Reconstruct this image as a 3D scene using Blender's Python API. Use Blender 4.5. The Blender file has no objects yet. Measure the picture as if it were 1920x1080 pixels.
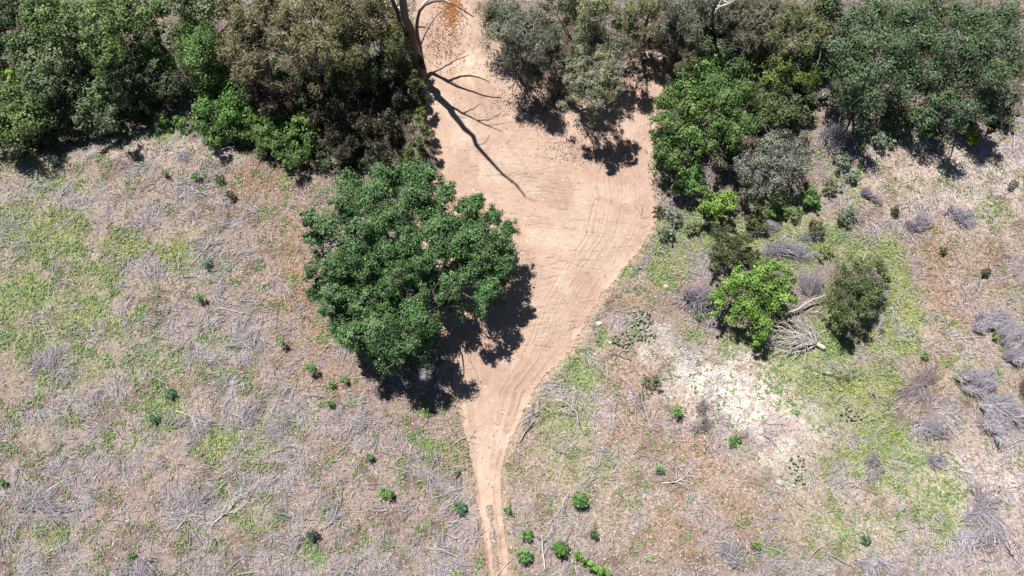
import bpy, math, random
import numpy as np
from mathutils import Vector

random.seed(7)
RNG = np.random.default_rng(11)
SC = bpy.context.scene
COL = SC.collection

# ------------------------------------------------------------------ camera, sky, sun, exposure
F = 1371.0                      # focal length in photograph pixels (1920 wide)
TILT = math.radians(16.0)
CAM_Z = 54.8
cam_d = bpy.data.cameras.new('camera')
cam_d.sensor_width = 36.0
cam_d.lens = 36.0 * F / 1920.0
cam_d.clip_end = 3000.0
cam = bpy.data.objects.new('camera', cam_d)
COL.objects.link(cam)
cam.location = (0, 0, CAM_Z)
cam.rotation_euler = (TILT, 0, 0)
SC.camera = cam

SUN_ELEV = math.radians(60.0)
SH = np.array([0.54, -0.84]); SH /= np.linalg.norm(SH)      # ground direction in which shadows fall
world = bpy.data.worlds.new('World'); SC.world = world
world.use_nodes = True
wn = world.node_tree.nodes; wl = world.node_tree.links
sky = wn.new('ShaderNodeTexSky'); sky.sky_type = 'NISHITA'; sky.sun_disc = False
sky.altitude = 1200.0; sky.air_density = 0.75; sky.dust_density = 0.2
sky.sun_elevation = SUN_ELEV
sky.sun_rotation = math.atan2(-SH[0], -SH[1])
wl.new(sky.outputs[0], wn['Background'].inputs[0])
wn['Background'].inputs[1].default_value = 0.05

sun_d = bpy.data.lights.new('sun', 'SUN'); sun_d.energy = 5.0; sun_d.angle = math.radians(0.5)
sun_d.color = (1.0, 0.97, 0.95)
sun = bpy.data.objects.new('sun', sun_d); COL.objects.link(sun)
to_sun = Vector((-SH[0] * math.cos(SUN_ELEV), -SH[1] * math.cos(SUN_ELEV), math.sin(SUN_ELEV)))
sun.rotation_euler = to_sun.to_track_quat('Z', 'Y').to_euler()
sun.location = (0, 30, 80)

SC.view_settings.view_transform = 'Standard'
SC.view_settings.look = 'None'
SC.view_settings.exposure = 0.54
SC.view_settings.gamma = 1.0
SC.view_settings.use_curve_mapping = False
SC.cycles.max_bounces = 5
SC.cycles.diffuse_bounces = 2
SC.cycles.transmission_bounces = 3
SC.cycles.transparent_max_bounces = 4

# ------------------------------------------------------------------ noise and layout helpers
class Noise:
    def __init__(s, seed):
        s.t = np.random.default_rng(seed).random((256, 256))
    def val(s, x, y):
        xi = np.floor(x).astype(int); yi = np.floor(y).astype(int)
        fx = x - xi; fy = y - yi
        fx = fx * fx * (3 - 2 * fx); fy = fy * fy * (3 - 2 * fy)
        a = s.t[xi & 255, yi & 255]; b = s.t[(xi + 1) & 255, yi & 255]
        c = s.t[xi & 255, (yi + 1) & 255]; d = s.t[(xi + 1) & 255, (yi + 1) & 255]
        return (a * (1 - fx) + b * fx) * (1 - fy) + (c * (1 - fx) + d * fx) * fy
    def fbm(s, x, y, scale, octv=4):
        x = np.asarray(x, float); y = np.asarray(y, float)
        r = np.zeros(np.broadcast(x, y).shape); amp = 0.5; tot = 0
        for o in range(octv):
            r += amp * s.val(x / scale + 17.3 * o, y / scale - 9.1 * o); tot += amp
            amp *= 0.5; scale *= 0.5
        return r / tot
N1, N2, N3, N4, N5, N6 = [Noise(k) for k in (1, 2, 3, 4, 5, 6)]

CT, ST = math.cos(TILT), math.sin(TILT)
def on_level(px, py, z=0.0):
    """world point at height z that the photograph shows at (px, py)"""
    a = (np.asarray(px, float) - 960) / F; b = -(np.asarray(py, float) - 540) / F
    dx = a; dy = ST + b * CT; dz = -CT + b * ST
    t = (z - CAM_Z) / dz
    return np.stack([dx * t, dy * t, np.zeros_like(dx) + z], -1)

def to_px(p):
    p = np.asarray(p, float)
    x = p[..., 0]; y = p[..., 1]; z = p[..., 2] - CAM_Z
    u = y * CT + z * ST; d = y * ST - z * CT
    return np.stack([960 + F * x / d, 540 - F * u / d], -1)

def mpp(px, py, z=0.0):
    """metres per photograph pixel at that point"""
    p = on_level(px, py, z)
    return (p[..., 1] * ST - (p[..., 2] - CAM_Z) * CT) / F

def poly_px(pts, z=0.0):
    a = np.array(pts, float)
    return on_level(a[:, 0], a[:, 1], z)[:, :2]

def smooth_poly(P, it=2):
    for _ in range(it):
        Q = np.roll(P, -1, 0)
        P = np.stack([0.75 * P + 0.25 * Q, 0.25 * P + 0.75 * Q], 1).reshape(-1, 2)
    return P

def signed_dist(P, x, y):
    """signed distance to a closed polygon, negative inside"""
    x = np.asarray(x, float).ravel(); y = np.asarray(y, float).ravel()
    d = np.full(x.shape, 1e9); inside = np.zeros(x.shape, bool)
    A = P; B = np.roll(P, -1, 0)
    for (ax, ay), (bx, by) in zip(A, B):
        ex, ey = bx - ax, by - ay
        t = np.clip(((x - ax) * ex + (y - ay) * ey) / (ex * ex + ey * ey + 1e-12), 0, 1)
        d = np.minimum(d, (x - ax - t * ex) ** 2 + (y - ay - t * ey) ** 2)
        c = ((ay > y) != (by > y)) & (x < (bx - ax) * (y - ay) / (by - ay + 1e-12) + ax)
        inside ^= c
    d = np.sqrt(d)
    return np.where(inside, -d, d)

def line_dist(P, x, y):
    x = np.asarray(x, float).ravel(); y = np.asarray(y, float).ravel()
    d = np.full(x.shape, 1e9)
    for (ax, ay), (bx, by) in zip(P[:-1], P[1:]):
        ex, ey = bx - ax, by - ay
        t = np.clip(((x - ax) * ex + (y - ay) * ey) / (ex * ex + ey * ey + 1e-12), 0, 1)
        d = np.minimum(d, (x - ax - t * ex) ** 2 + (y - ay - t * ey) ** 2)
    return np.sqrt(d)

ROAD_PX = [(785, -50), (912, -50), (918, 40), (940, 110), (985, 150), (1045, 165), (1110, 150), (1160, 118), (1250, 85), (1245, 130),
           (1235, 190), (1226, 260), (1222, 310), (1228, 365), (1222, 420), (1208, 456), (1178, 490), (1138, 535), (1108, 575),
           (1086, 612), (1064, 650), (1036, 688), (1002, 722), (982, 755), (970, 795), (957, 822), (944, 870), (942, 930),
           (949, 1000), (957, 1062), (950, 1085), (914, 1085), (903, 1000), (893, 940), (883, 870), (870, 800), (858, 740), (850, 690), (842, 650), (800, 570),
           (785, 450), (805, 345), (828, 300), (808, 230), (792, 150), (778, 60)]
ROAD = smooth_poly(poly_px(ROAD_PX), 2)

MIDSTRIP = poly_px([(919, 955), (923, 985), (927, 1015), (933, 1090)])
def road_sd(x, y):
    s = np.full(np.shape(x), 99.0).ravel()
    xf = np.asarray(x, float).ravel(); yf = np.asarray(y, float).ravel()
    m = (xf > -12) & (xf < 18) & (yf > -8) & (yf < 50)
    if m.any():
        xx, yy = xf[m], yf[m]
        amp = 0.45 + 0.55 * sstep(3.5, 9.0, yy)
        s[m] = signed_dist(ROAD, xx, yy) - 0.32 * sstep(1.5, 8.0, yy) + 0.05 + amp * (0.7 * (N3.fbm(xx, yy, 1.3, 4) - 0.5) + 0.5 * (N4.fbm(xx, yy, 0.3, 2) - 0.5))
        mid = line_dist(MIDSTRIP, xx, yy)           # weeds left standing between the two wheel lines
        s[m] = np.maximum(s[m], 0.14 + 0.45 * (N5.fbm(xx, yy, 0.9, 3) - 0.5) - mid)
    return s.reshape(np.shape(x))

def sstep(a, b, v):
    t = np.clip((v - a) / (b - a), 0, 1)
    return t * t * (3 - 2 * t)

LIP = poly_px([(-420, 285), (-100, 285), (0, 288), (120, 298), (230, 282), (290, 252), (380, 262), (470, 285), (540, 315), (610, 345), (700, 360)])
def ground_base(x, y):
    x = np.asarray(x, float); y = np.asarray(y, float)
    # the cut bank that drops from the left slope into the wood
    north = y - np.interp(x, LIP[:, 0], LIP[:, 1])
    drop = sstep(-0.3, 3.4, north) * sstep(-9.0, -13.0, x) * sstep(-75, -55, x)
    rim = np.exp(-((north + .6) / .9) ** 2) * sstep(-9.0, -13.0, x) * sstep(-75, -55, x)
    return 1.3 * (N1.fbm(x, y, 16.0, 3) - 0.5) + 0.45 * (N6.fbm(x, y, 4.5, 2) - 0.5) + 0.16 * (N2.fbm(x, y, 1.6, 3) - 0.5) - 1.5 * drop + .18 * rim
def ground_z(x, y, sd=None):
    if sd is None: sd = road_sd(x, y)
    bank = 0.16 * np.exp(-((sd - 0.5) / 0.45) ** 2)
    return ground_base(x, y) + bank - 0.22 * sstep(0.25, -0.35, sd) + 0.10 * (N5.fbm(x, y, 0.5, 2) - 0.5) * sstep(-0.1, 0.5, sd)

def G(x, y):
    return float(ground_z(np.array([x]), np.array([y]))[0])

def at(px, py, h=0.0):
    """world point h above the ground seen at this place of the photograph"""
    z = h
    for _ in range(3):
        p = on_level(px, py, z)
        z = G(p[0], p[1]) + h
    return on_level(px, py, z)

# fields that lay out soil and plants: (px, py, rx, ry, strength) measured on the photograph
def field(blobs, x, y):
    r = np.zeros(np.shape(x))
    for px, py, rx, ry, w in blobs:
        c = on_level(px, py); s = mpp(px, py)
        r = np.maximum(r, w * np.exp(-(((x - c[0]) / (rx * s)) ** 2 + ((y - c[1]) / (ry * s)) ** 2)))
    return r

GREEN = [(60, 420, 120, 60, .6), (110, 455, 50, 45, 1), (40, 560, 70, 60, .8), (140, 575, 60, 50, .8), (230, 460, 45, 25, .75), (180, 520, 60, 40, .55),
         (330, 475, 60, 40, .5), (100, 340, 90, 30, .45), (50, 650, 80, 50, .55), (200, 610, 70, 40, .5), (310, 680, 70, 40, .5), (310, 750, 40, 25, .75), (140, 690, 80, 50, .5),
         (410, 830, 45, 30, .9), (450, 850, 50, 25, .5), (520, 800, 60, 30, .45), (500, 840, 40, 20, .5), (280, 790, 50, 20, .5), (810, 835, 30, 12, .9), (800, 770, 30, 18, .45),
         (420, 640, 50, 30, .4), (240, 820, 60, 30, .3), (100, 800, 70, 40, .25), (460, 960, 50, 40, .35), (90, 990, 60, 50, .3), (590, 1050, 50, 25, .4), (400, 520, 40, 30, .35),
         (1150, 515, 40, 20, .9), (1185, 470, 30, 20, .5), (1130, 640, 22, 25, .6), (1085, 690, 30, 30, .8), (1060, 720, 26, 24, .7), (1065, 770, 30, 22, .6), (1100, 745, 30, 24, .5),
         (1050, 860, 90, 60, .35), (1130, 880, 60, 40, .35), (1250, 430, 50, 40, .5), (1300, 460, 40, 30, .55), (1200, 560, 40, 20, .3), (1500, 420, 60, 40, .5), (1440, 400, 60, 25, .6),
         (1540, 640, 60, 30, .9), (1480, 660, 60, 22, .8), (1690, 520, 26, 60, .95), (1680, 600, 30, 40, .9), (1640, 640, 30, 26, .7), (1560, 600, 24, 40, .9), (1540, 720, 70, 40, .7), (1610, 730, 50, 40, .9),
         (1630, 790, 40, 40, .75), (1680, 840, 60, 50, .75), (1560, 780, 60, 40, .5), (1720, 900, 60, 40, .55), (1480, 760, 60, 40, .4), (1560, 880, 70, 50, .35), (1760, 985, 30, 40, .6), (1660, 1000, 60, 40, .35),
         (1500, 980, 60, 50, .25), (1600, 360, 40, 40, .35), (1570, 470, 40, 30, .45), (1660, 250, 80, 30, .55), (1560, 330, 30, 30, .35), (1900, 560, 20, 20, .5), (1800, 690, 40, 50, .3),
         (1310, 620, 30, 25, .5), (1390, 640, 40, 22, .8), (320, 240, 40, 14, .9), (540, 335, 10, 40, .7), (40, 300, 60, 14, .35), (1220, 640, 26, 12, .3), (1880, 700, 40, 60, .25), (1850, 390, 40, 30, .25), (1740, 330, 60, 40, .2)]
GREEN += [(1300, 440, 60, 40, .8), (1260, 475, 50, 40, .75), (1420, 440, 60, 40, .75), (1500, 470, 60, 30, .85), (1560, 450, 50, 40, .8), (1640, 470, 60, 26, .9), (1700, 560, 26, 80, 1), (1660, 640, 50, 30, .9), (1560, 640, 60, 40, 1),
          (1500, 690, 80, 30, .9), (1600, 720, 80, 40, 1), (1240, 520, 30, 30, .6), (1450, 380, 80, 20, .8), (1650, 860, 100, 50, .75), (1760, 940, 60, 60, .65), (1580, 1000, 120, 60, .4), (1090, 700, 34, 50, .9), (1050, 790, 60, 40, .6), (1330, 400, 50, 20, .8)]
YELLOW = [(1690, 570, 40, 90, 1), (1600, 730, 90, 40, .8), (1650, 640, 50, 40, .7), (1640, 470, 60, 26, .7), (1650, 860, 100, 50, .6), (120, 430, 50, 30, .9), (235, 460, 36, 22, .8), (330, 470, 40, 36, .8), (140, 585, 40, 30, .7), (1690, 530, 24, 70, 1), (1620, 735, 36, 40, .9), (1640, 800, 40, 30, .7), (1825, 262, 22, 14, 1),
          (1690, 860, 40, 36, .6), (1390, 650, 40, 14, .6), (410, 830, 30, 20, .5), (1500, 430, 50, 40, .5), (1290, 470, 40, 30, .5), (1750, 980, 20, 30, .6), (440, 690, 30, 12, .6)]
RUST = [(500, 340, 90, 50, .9), (560, 420, 50, 60, .9), (560, 520, 40, 60, 1), (600, 620, 50, 60, .9), (540, 560, 60, 40, .7), (620, 700, 80, 50, .8), (760, 760, 60, 40, .6), (700, 780, 60, 40, .4), (450, 560, 50, 40, .4),
        (1180, 700, 50, 50, .85), (1170, 790, 60, 40, .7), (1280, 830, 60, 40, .85), (1330, 880, 80, 50, .8), (1390, 960, 80, 60, .65), (1260, 990, 90, 60, .6), (1200, 580, 50, 30, .6), (1240, 540, 40, 40, .55),
        (1290, 760, 30, 40, .6), (1400, 690, 40, 20, .5), (1780, 560, 80, 60, .8), (1760, 470, 60, 50, .8), (1850, 500, 60, 60, .5), (1740, 690, 50, 50, .55), (1840, 720, 70, 40, .6), (1910, 680, 30, 60, .7),
        (1350, 640, 30, 20, .5), (900, 20, 20, 40, .5), (850, 25, 16, 25, 1), (640, 840, 50, 30, .3), (860, 880, 20, 60, .4), (980, 860, 30, 40, .6)]
CHALK = [(1350, 715, 115, 65, .85), (1400, 760, 95, 70, .85), (1500, 800, 90, 60, .5), (1440, 800, 60, 50, .6), (1480, 860, 40, 50, .7), (1260, 650, 40, 24, .6), (1330, 700, 60, 34, .9), (1370, 740, 50, 36, 1), (1300, 680, 40, 30, .85), (1235, 625, 26, 16, .9), (1215, 655, 12, 22, .8), (1400, 700, 50, 24, .8), (1400, 780, 36, 30, .7), (1480, 850, 50, 26, .75), (1490, 900, 20, 22, .8), (1440, 730, 40, 30, .6),
         (1450, 850, 30, 22, .6), (1850, 900, 90, 60, .35), (1800, 300, 90, 50, .25), (430, 290, 50, 8, .7), (1340, 690, 90, 50, .5)]
STRAW = [(60, 305, 90, 20, .8), (210, 278, 70, 18, .8), (330, 280, 60, 30, .6), (480, 300, 50, 16, .5), (20, 480, 40, 26, .7), (200, 590, 40, 20, .4), (310, 530, 50, 20, .4), (860, 800, 20, 60, .5), (1060, 900, 100, 70, .6), (1140, 950, 100, 60, .5),
         (1740, 620, 50, 40, .5), (1800, 400, 90, 60, .4), (1850, 300, 70, 60, .5), (1480, 940, 60, 40, .5), (1700, 360, 70, 60, .35), (1050, 1000, 60, 60, .4), (1860, 860, 60, 60, .4)]
WOODS = [(100, 120, 220, 110, 1), (330, 100, 200, 90, 1), (600, 170, 220, 130, 1), (560, 260, 120, 60, .9), (700, 250, 100, 70, 1), (30, 230, 120, 50, 1), (1020, 80, 130, 70, .9), (1220, 60, 90, 60, .9), (1400, 60, 200, 80, 1), (1360, 230, 140, 110, 1),
         (1720, 100, 250, 110, 1), (1900, 150, 100, 70, .8), (760, 580, 130, 110, .55), (1460, 310, 80, 50, .7), (1425, 570, 70, 60, .5), (1610, 560, 55, 60, .5), (810, 260, 20, 60, .7)]

PALE_SOIL = [(1850, 320, 180, 120, 1), (1700, 340, 140, 80, .8), (1850, 920, 180, 130, 1), (1150, 750, 120, 120, .5), (1780, 620, 160, 120, .45), (1400, 760, 160, 110, .8), (1300, 900, 160, 120, .55), (1650, 950, 160, 100, .6), (330, 285, 140, 24, .8), (1200, 950, 120, 90, .4)]
def lay(x, y):
    """soil and plant weights at world points"""
    n1 = N1.fbm(x, y, 2.2, 4); n2 = N2.fbm(x, y, 1.1, 3); n3 = N6.fbm(x, y, 0.6, 2)
    wx = x + 1.6 * (N4.fbm(x, y, 2.5, 3) - .5); wy = y + 1.6 * (N5.fbm(x, y, 2.5, 3) - .5)
    return dict(green=field(GREEN, wx, wy), yellow=field(YELLOW, wx, wy), rust=field(RUST, wx, wy), chalk=field(CHALK, wx, wy),
                straw=field(STRAW, wx, wy), woods=field(WOODS, wx, wy), x=x, y=y, n1=n1, n2=n2, n3=n3)

# ------------------------------------------------------------------ mesh helpers
def build(name, V, Fc, mat, parent=None, col=None, loc=None, smooth=True):
    """one mesh object from numpy arrays; Fc is one (m,k) index array or a list of them; col per vertex"""
    V = np.asarray(V, np.float32)
    if loc is not None: V = V - np.asarray(loc, np.float32)
    Fs = Fc if isinstance(Fc, list) else [Fc]
    Fs = [np.asarray(f, np.int32) for f in Fs if len(f)]
    me = bpy.data.meshes.new(name)
    me.vertices.add(len(V)); me.vertices.foreach_set('co', V.ravel())
    nl = sum(f.size for f in Fs); nf = sum(len(f) for f in Fs)
    me.loops.add(nl); me.polygons.add(nf)
    me.loops.foreach_set('vertex_index', np.concatenate([f.ravel() for f in Fs]))
    tot = np.concatenate([np.full(len(f), f.shape[1], np.int32) for f in Fs])
    st = np.concatenate([[0], np.cumsum(tot)[:-1]]).astype(np.int32)
    me.polygons.foreach_set('loop_start', st)
    me.update(calc_edges=True)
    if not smooth: me.shade_flat()
    if col is not None:
        c = np.ones((len(V), 4), np.float32); c[:, :3] = np.clip(col, 0, 1)
        a = me.color_attributes.new('Col', 'FLOAT_COLOR', 'POINT')
        a.data.foreach_set('color', c.ravel())
    me.validate(verbose=False)
    me.materials.append(mat)
    o = bpy.data.objects.new(name, me); COL.objects.link(o)
    if parent is not None: o.parent = parent
    if loc is not None and parent is None: o.location = loc
    return o

def tag(o, label=None, cat=None, group=None, kind=None):
    if label: o['label'] = label
    if cat: o['category'] = cat
    if group: o['group'] = group
    if kind: o['kind'] = kind
    return o

def thing(name, label, cat, loc, group=None):
    o = bpy.data.objects.new(name, None); COL.objects.link(o)
    o.empty_display_size = 0.3
    o.location = loc
    return tag(o, label, cat, group)

def nrm(v):
    return v / (np.linalg.norm(v, axis=-1, keepdims=True) + 1e-9)

def prisms(P, R, sides=3, cap=True):
    """P (K,S,3) paths, R (K,S) radii -> verts, quads for K tapering rods"""
    P = np.asarray(P, float); R = np.asarray(R, float)
    K, S, _ = P.shape
    D = np.empty_like(P); D[:, 1:-1] = P[:, 2:] - P[:, :-2] if S > 2 else 0
    D[:, 0] = P[:, 1] - P[:, 0]; D[:, -1] = P[:, -1] - P[:, -2]
    D = nrm(D)
    main = nrm(P[:, -1] - P[:, 0])[:, None, :]
    ref = np.where(np.abs(main[..., 2:3]) > 0.8, np.array([1.0, 0.1, 0]), np.array([0, 0.1, 1.0]))
    U = nrm(np.cross(D, np.broadcast_to(ref, D.shape))); W = np.cross(D, U)
    a = np.arange(sides) / sides * 2 * math.pi
    V = P[:, :, None, :] + R[:, :, None, None] * (np.cos(a)[None, None, :, None] * U[:, :, None, :] + np.sin(a)[None, None, :, None] * W[:, :, None, :])
    idx = np.arange(K * S * sides).reshape(K, S, sides)
    n = np.roll(idx, -1, 2)
    Q = np.stack([idx[:, :-1], n[:, :-1], n[:, 1:], idx[:, 1:]], -1).reshape(-1, 4)
    fs = [Q]
    if cap and sides > 2:
        fs.append(idx[:, -1].reshape(-1, sides)); fs.append(idx[:, 0, ::-1].reshape(-1, sides))
    return V.reshape(-1, 3), fs

def join(parts):
    Vs, Fd, Cs, off = [], {}, [], 0
    for V, Fs, C in parts:
        V = np.asarray(V)
        if not len(V): continue
        Vs.append(V)
        Cs.append(np.broadcast_to(np.asarray(C, float), (len(V), 3)))
        for f in (Fs if isinstance(Fs, list) else [Fs]):
            if len(f): Fd.setdefault(f.shape[1], []).append(np.asarray(f) + off)
        off += len(V)
    return np.concatenate(Vs), [np.concatenate(v) for v in Fd.values()], np.concatenate(Cs)

def curve_paths(A, B, S=5, lift=0.15, wob=0.12, rng=RNG):
    """K bent paths from A to B"""
    A = np.atleast_2d(A).astype(float); B = np.atleast_2d(B).astype(float)
    K = len(B); A = np.broadcast_to(A, B.shape)
    t = np.linspace(0, 1, S)[None, :, None]
    L = np.linalg.norm(B - A, axis=1)[:, None, None]
    P = A[:, None] * (1 - t) + B[:, None] * t
    P = P + np.array([0, 0, 1.0]) * (4 * t * (1 - t)) * lift * L
    w = rng.normal(size=(K, S, 3)) * wob * L * np.minimum(1, 4 * t * (1 - t)) * 0.5
    bow = rng.normal(size=(K, 1, 3)) * wob * L * (4 * t * (1 - t))
    P = P + 0.5 * w + bow
    return P

def rand_dirs(n, rng=RNG):
    return nrm(rng.normal(size=(n, 3)))

def leaf_quads(P, Nn, L, W, col, rng=RNG, droop=0.0):
    """rhombic folded leaves at P with normals Nn"""
    n = len(P)
    t = rand_dirs(n, rng)
    if droop: t = t * (1 - droop) + np.array([0, 0, -1.0]) * droop
    T = nrm(t - (t * Nn).sum(1, keepdims=True) * Nn)
    B = np.cross(Nn, T)
    L = np.broadcast_to(L, (n,))[:, None]; W = np.broadcast_to(W, (n,))[:, None]
    fold = 0.22 * W * Nn
    V = np.stack([P - T * L / 2, P + B * W / 2 + fold, P + T * L / 2, P - B * W / 2 + fold], 1).reshape(-1, 3)
    return V, np.arange(4 * n).reshape(n, 4), np.repeat(col, 4, 0)

def mixc(pal, n, rng=RNG):
    pal = np.array(pal, float)
    i = rng.integers(0, len(pal), n); j = rng.integers(0, len(pal), n); t = rng.random((n, 1))
    return pal[i] * (1 - t) + pal[j] * t

def leaf_cloud(C, R, st, rng=RNG):
    """many leaf faces in rough clumps around lobe centres C with radii R"""
    out = []
    for c, r in zip(C, R):
        n = max(14, int(st['dens'] * math.pi * r * r))
        m = max(5, int(st.get('sub', 11) * max(0.45, r) ** 1.2))
        d = rand_dirs(m * 3, rng); d = d[d[:, 2] > -0.45][:m]; m = len(d)
        sq = np.array([1, 1, st.get('flat', 0.8)])
        sc = c + d * sq * r * rng.uniform(0.30, 1.0, (m, 1))
        sr = r * rng.uniform(0.25, 0.58, m)
        k = rng.integers(0, m, n)
        g = rand_dirs(n, rng) * (rng.random((n, 1)) ** 0.6)
        P = sc[k] + g * sr[k][:, None] * np.array([1, 1, 0.85])
        drop = st.get('droop', 0)
        if drop: P[:, 2] -= drop * rng.random(n) ** 2 * r * 0.8
        Nn = nrm(0.6 * g + 0.65 * d[k] + np.array([0, 0, st.get('up', 0.25)]) + st.get('rand', 0.5) * rng.normal(size=(n, 3)))
        base = mixc(st['pal'], m, rng) * rng.uniform(0.75, 1.35, (m, 1))
        col = base[k] * rng.uniform(0.8, 1.22, (n, 1))
        odd = rng.random(n) < st.get('oddp', 0.03)
        if odd.any(): col[odd] = mixc(st.get('odd', [(.22, .16, .08), (.3, .28, .2)]), int(odd.sum()), rng)
        s = rng.uniform(0.7, 1.3, n)
        out.append(leaf_quads(P, Nn, st['L'] * s, st['W'] * s, col, rng, st.get('hang', 0)))
    return join(out)

# ------------------------------------------------------------------ materials
def mat_attr(name, rough=0.7, translucent=0.0, spec=0.2, noise=0.0, nscale=20.0, bump=0.0, bscale=30.0, dist=0.05):
    m = bpy.data.materials.new(name); m.use_nodes = True
    nt = m.node_tree; nd = nt.nodes; lk = nt.links
    b = nd['Principled BSDF']; out = nd['Material Output']
    at_ = nd.new('ShaderNodeAttribute'); at_.attribute_name = 'Col'
    src = at_.outputs['Color']
    tc = nd.new('ShaderNodeTexCoord')
    if noise:
        nz = nd.new('ShaderNodeTexNoise'); nz.inputs['Scale'].default_value = nscale; nz.inputs['Detail'].default_value = 8; nz.inputs['Roughness'].default_value = 0.7
        lk.new(tc.outputs['Object'], nz.inputs['Vector'])
        mr = nd.new('ShaderNodeMapRange'); mr.inputs[1].default_value = 0.25; mr.inputs[2].default_value = 0.75
        mr.inputs[3].default_value = 1 - noise; mr.inputs[4].default_value = 1 + noise
        lk.new(nz.outputs['Fac'], mr.inputs[0])
        mx = nd.new('ShaderNodeMix'); mx.data_type = 'RGBA'; mx.blend_type = 'MULTIPLY'; mx.inputs[0].default_value = 1.0
        lk.new(src, mx.inputs[6]); lk.new(mr.outputs[0], mx.inputs[7])
        src = mx.outputs[2]
    lk.new(src, b.inputs['Base Color'])
    b.inputs['Roughness'].default_value = rough
    b.inputs['Specular IOR Level'].default_value = spec
    if bump:
        n2 = nd.new('ShaderNodeTexNoise'); n2.inputs['Scale'].default_value = bscale; n2.inputs['Detail'].default_value = 6; n2.inputs['Roughness'].default_value = 0.65
        lk.new(tc.outputs['Object'], n2.inputs['Vector'])
        bp = nd.new('ShaderNodeBump'); bp.inputs['Strength'].default_value = bump; bp.inputs['Distance'].default_value = dist
        lk.new(n2.outputs['Fac'], bp.inputs['Height']); lk.new(bp.outputs[0], b.inputs['Normal'])
    if translucent:
        tr = nd.new('ShaderNodeBsdfTranslucent'); lk.new(src, tr.inputs['Color'])
        ms = nd.new('ShaderNodeMixShader'); ms.inputs[0].default_value = translucent
        lk.new(b.outputs[0], ms.inputs[1]); lk.new(tr.outputs[0], ms.inputs[2]); lk.new(ms.outputs[0], out.inputs['Surface'])
    return m

M_LEAF = mat_attr('leaf', 0.55, 0.18, 0.22)
M_HERB = mat_attr('herb_leaf', 0.6, 0.22, 0.2)
M_WOOD = mat_attr('bark', 0.85, 0, 0.1, 0.35, 14.0, 0.5, 25.0, 0.03)
M_TWIG = mat_attr('dry_twig', 0.8, 0, 0.15, 0.2, 10.0)
M_GROUND = mat_attr('meadow_soil', 0.95, 0, 0.05, 0.55, 5.0, 0.9, 9.0, 0.10)
M_ROAD = mat_attr('graded_dirt', 0.95, 0, 0.05, 0.13, 6.0, 0.45, 14.0, 0.04)
M_STONE = mat_attr('pale_stone', 0.9, 0, 0.1, 0.25, 12.0, 0.4, 20.0, 0.03)

# ------------------------------------------------------------------ the ground
def ground_colours(x, y, w, sd):
    c = np.empty(x.shape + (3,)); c[:] = (0.335, 0.262, 0.228)
    def mx(col, a):
        nonlocal c
        a = np.clip(a, 0, 1)[..., None]
        c = c * (1 - a) + np.array(col) * a
    mx((0.30, 0.258, 0.275), 0.8 * sstep(.42, .6, w['n1']))
    mx((0.15, 0.105, 0.09), 0.75 * sstep(.5, .66, w['n2']))
    mx((0.34, 0.22, 0.16), 1.25 * w['rust'] * (0.35 + 0.7 * sstep(.35, .6, w['n2'])))
    mx((0.46, 0.37, 0.245), w['straw'] * (0.3 + 0.6 * sstep(.35, .6, w['n1'])))
    mx((0.34, 0.36, 0.18), 0.6 * np.clip(w['green'] * 1.2, 0, 1) * sstep(.26, .5, w['n2'] * .5 + w['n3'] * .5))
    mx((0.56, 0.51, 0.45), np.clip(w['chalk'] * 1.25, 0, .9) * sstep(.36, .60, N3.fbm(x, y, .45, 2) * .35 + w['n3'] * .4 + w['n2'] * .25 + .12 * (w['chalk'] - .5)))
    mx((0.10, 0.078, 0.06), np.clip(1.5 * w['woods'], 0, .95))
    mx((0.42, 0.31, 0.22), .85 * sstep(.75, .0, sd + .5 * (w['n3'] - .5)) * (1 - .6 * w['woods']))      # loose dirt spilled past the rim
    pale = field(PALE_SOIL, x, y)
    return c * (0.9 + 0.5 * pale + 0.25 * (N4.fbm(x, y, 7.0, 3) - .5))[..., None]

fx = np.arange(-54, 54.01, 0.24); fy = np.arange(-12, 54.01, 0.24)
gx = np.concatenate([[-900, -600, -400, -250, -150, -100, -75, -64, -59], fx, [59, 64, 75, 100, 150, 250, 400, 600, 900]])
gy = np.concatenate([[-900, -600, -400, -250, -150, -90, -50, -30, -20], fy, [62, 68, 80, 100, 150, 250, 400, 600, 900]])
X, Y = np.meshgrid(gx, gy, indexing='ij')
SDG = road_sd(X, Y)
Z = ground_z(X, Y, SDG)
W = lay(X, Y)
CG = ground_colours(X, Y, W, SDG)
nx, ny = X.shape
ii = np.arange(nx * ny).reshape(nx, ny)
quads = np.stack([ii[:-1, :-1], ii[1:, :-1], ii[1:, 1:], ii[:-1, 1:]], -1).reshape(-1, 4)
tag(build('ground', np.stack([X, Y, Z], -1).reshape(-1, 3), quads, M_GROUND, col=CG.reshape(-1, 3)), kind='structure')

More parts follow.
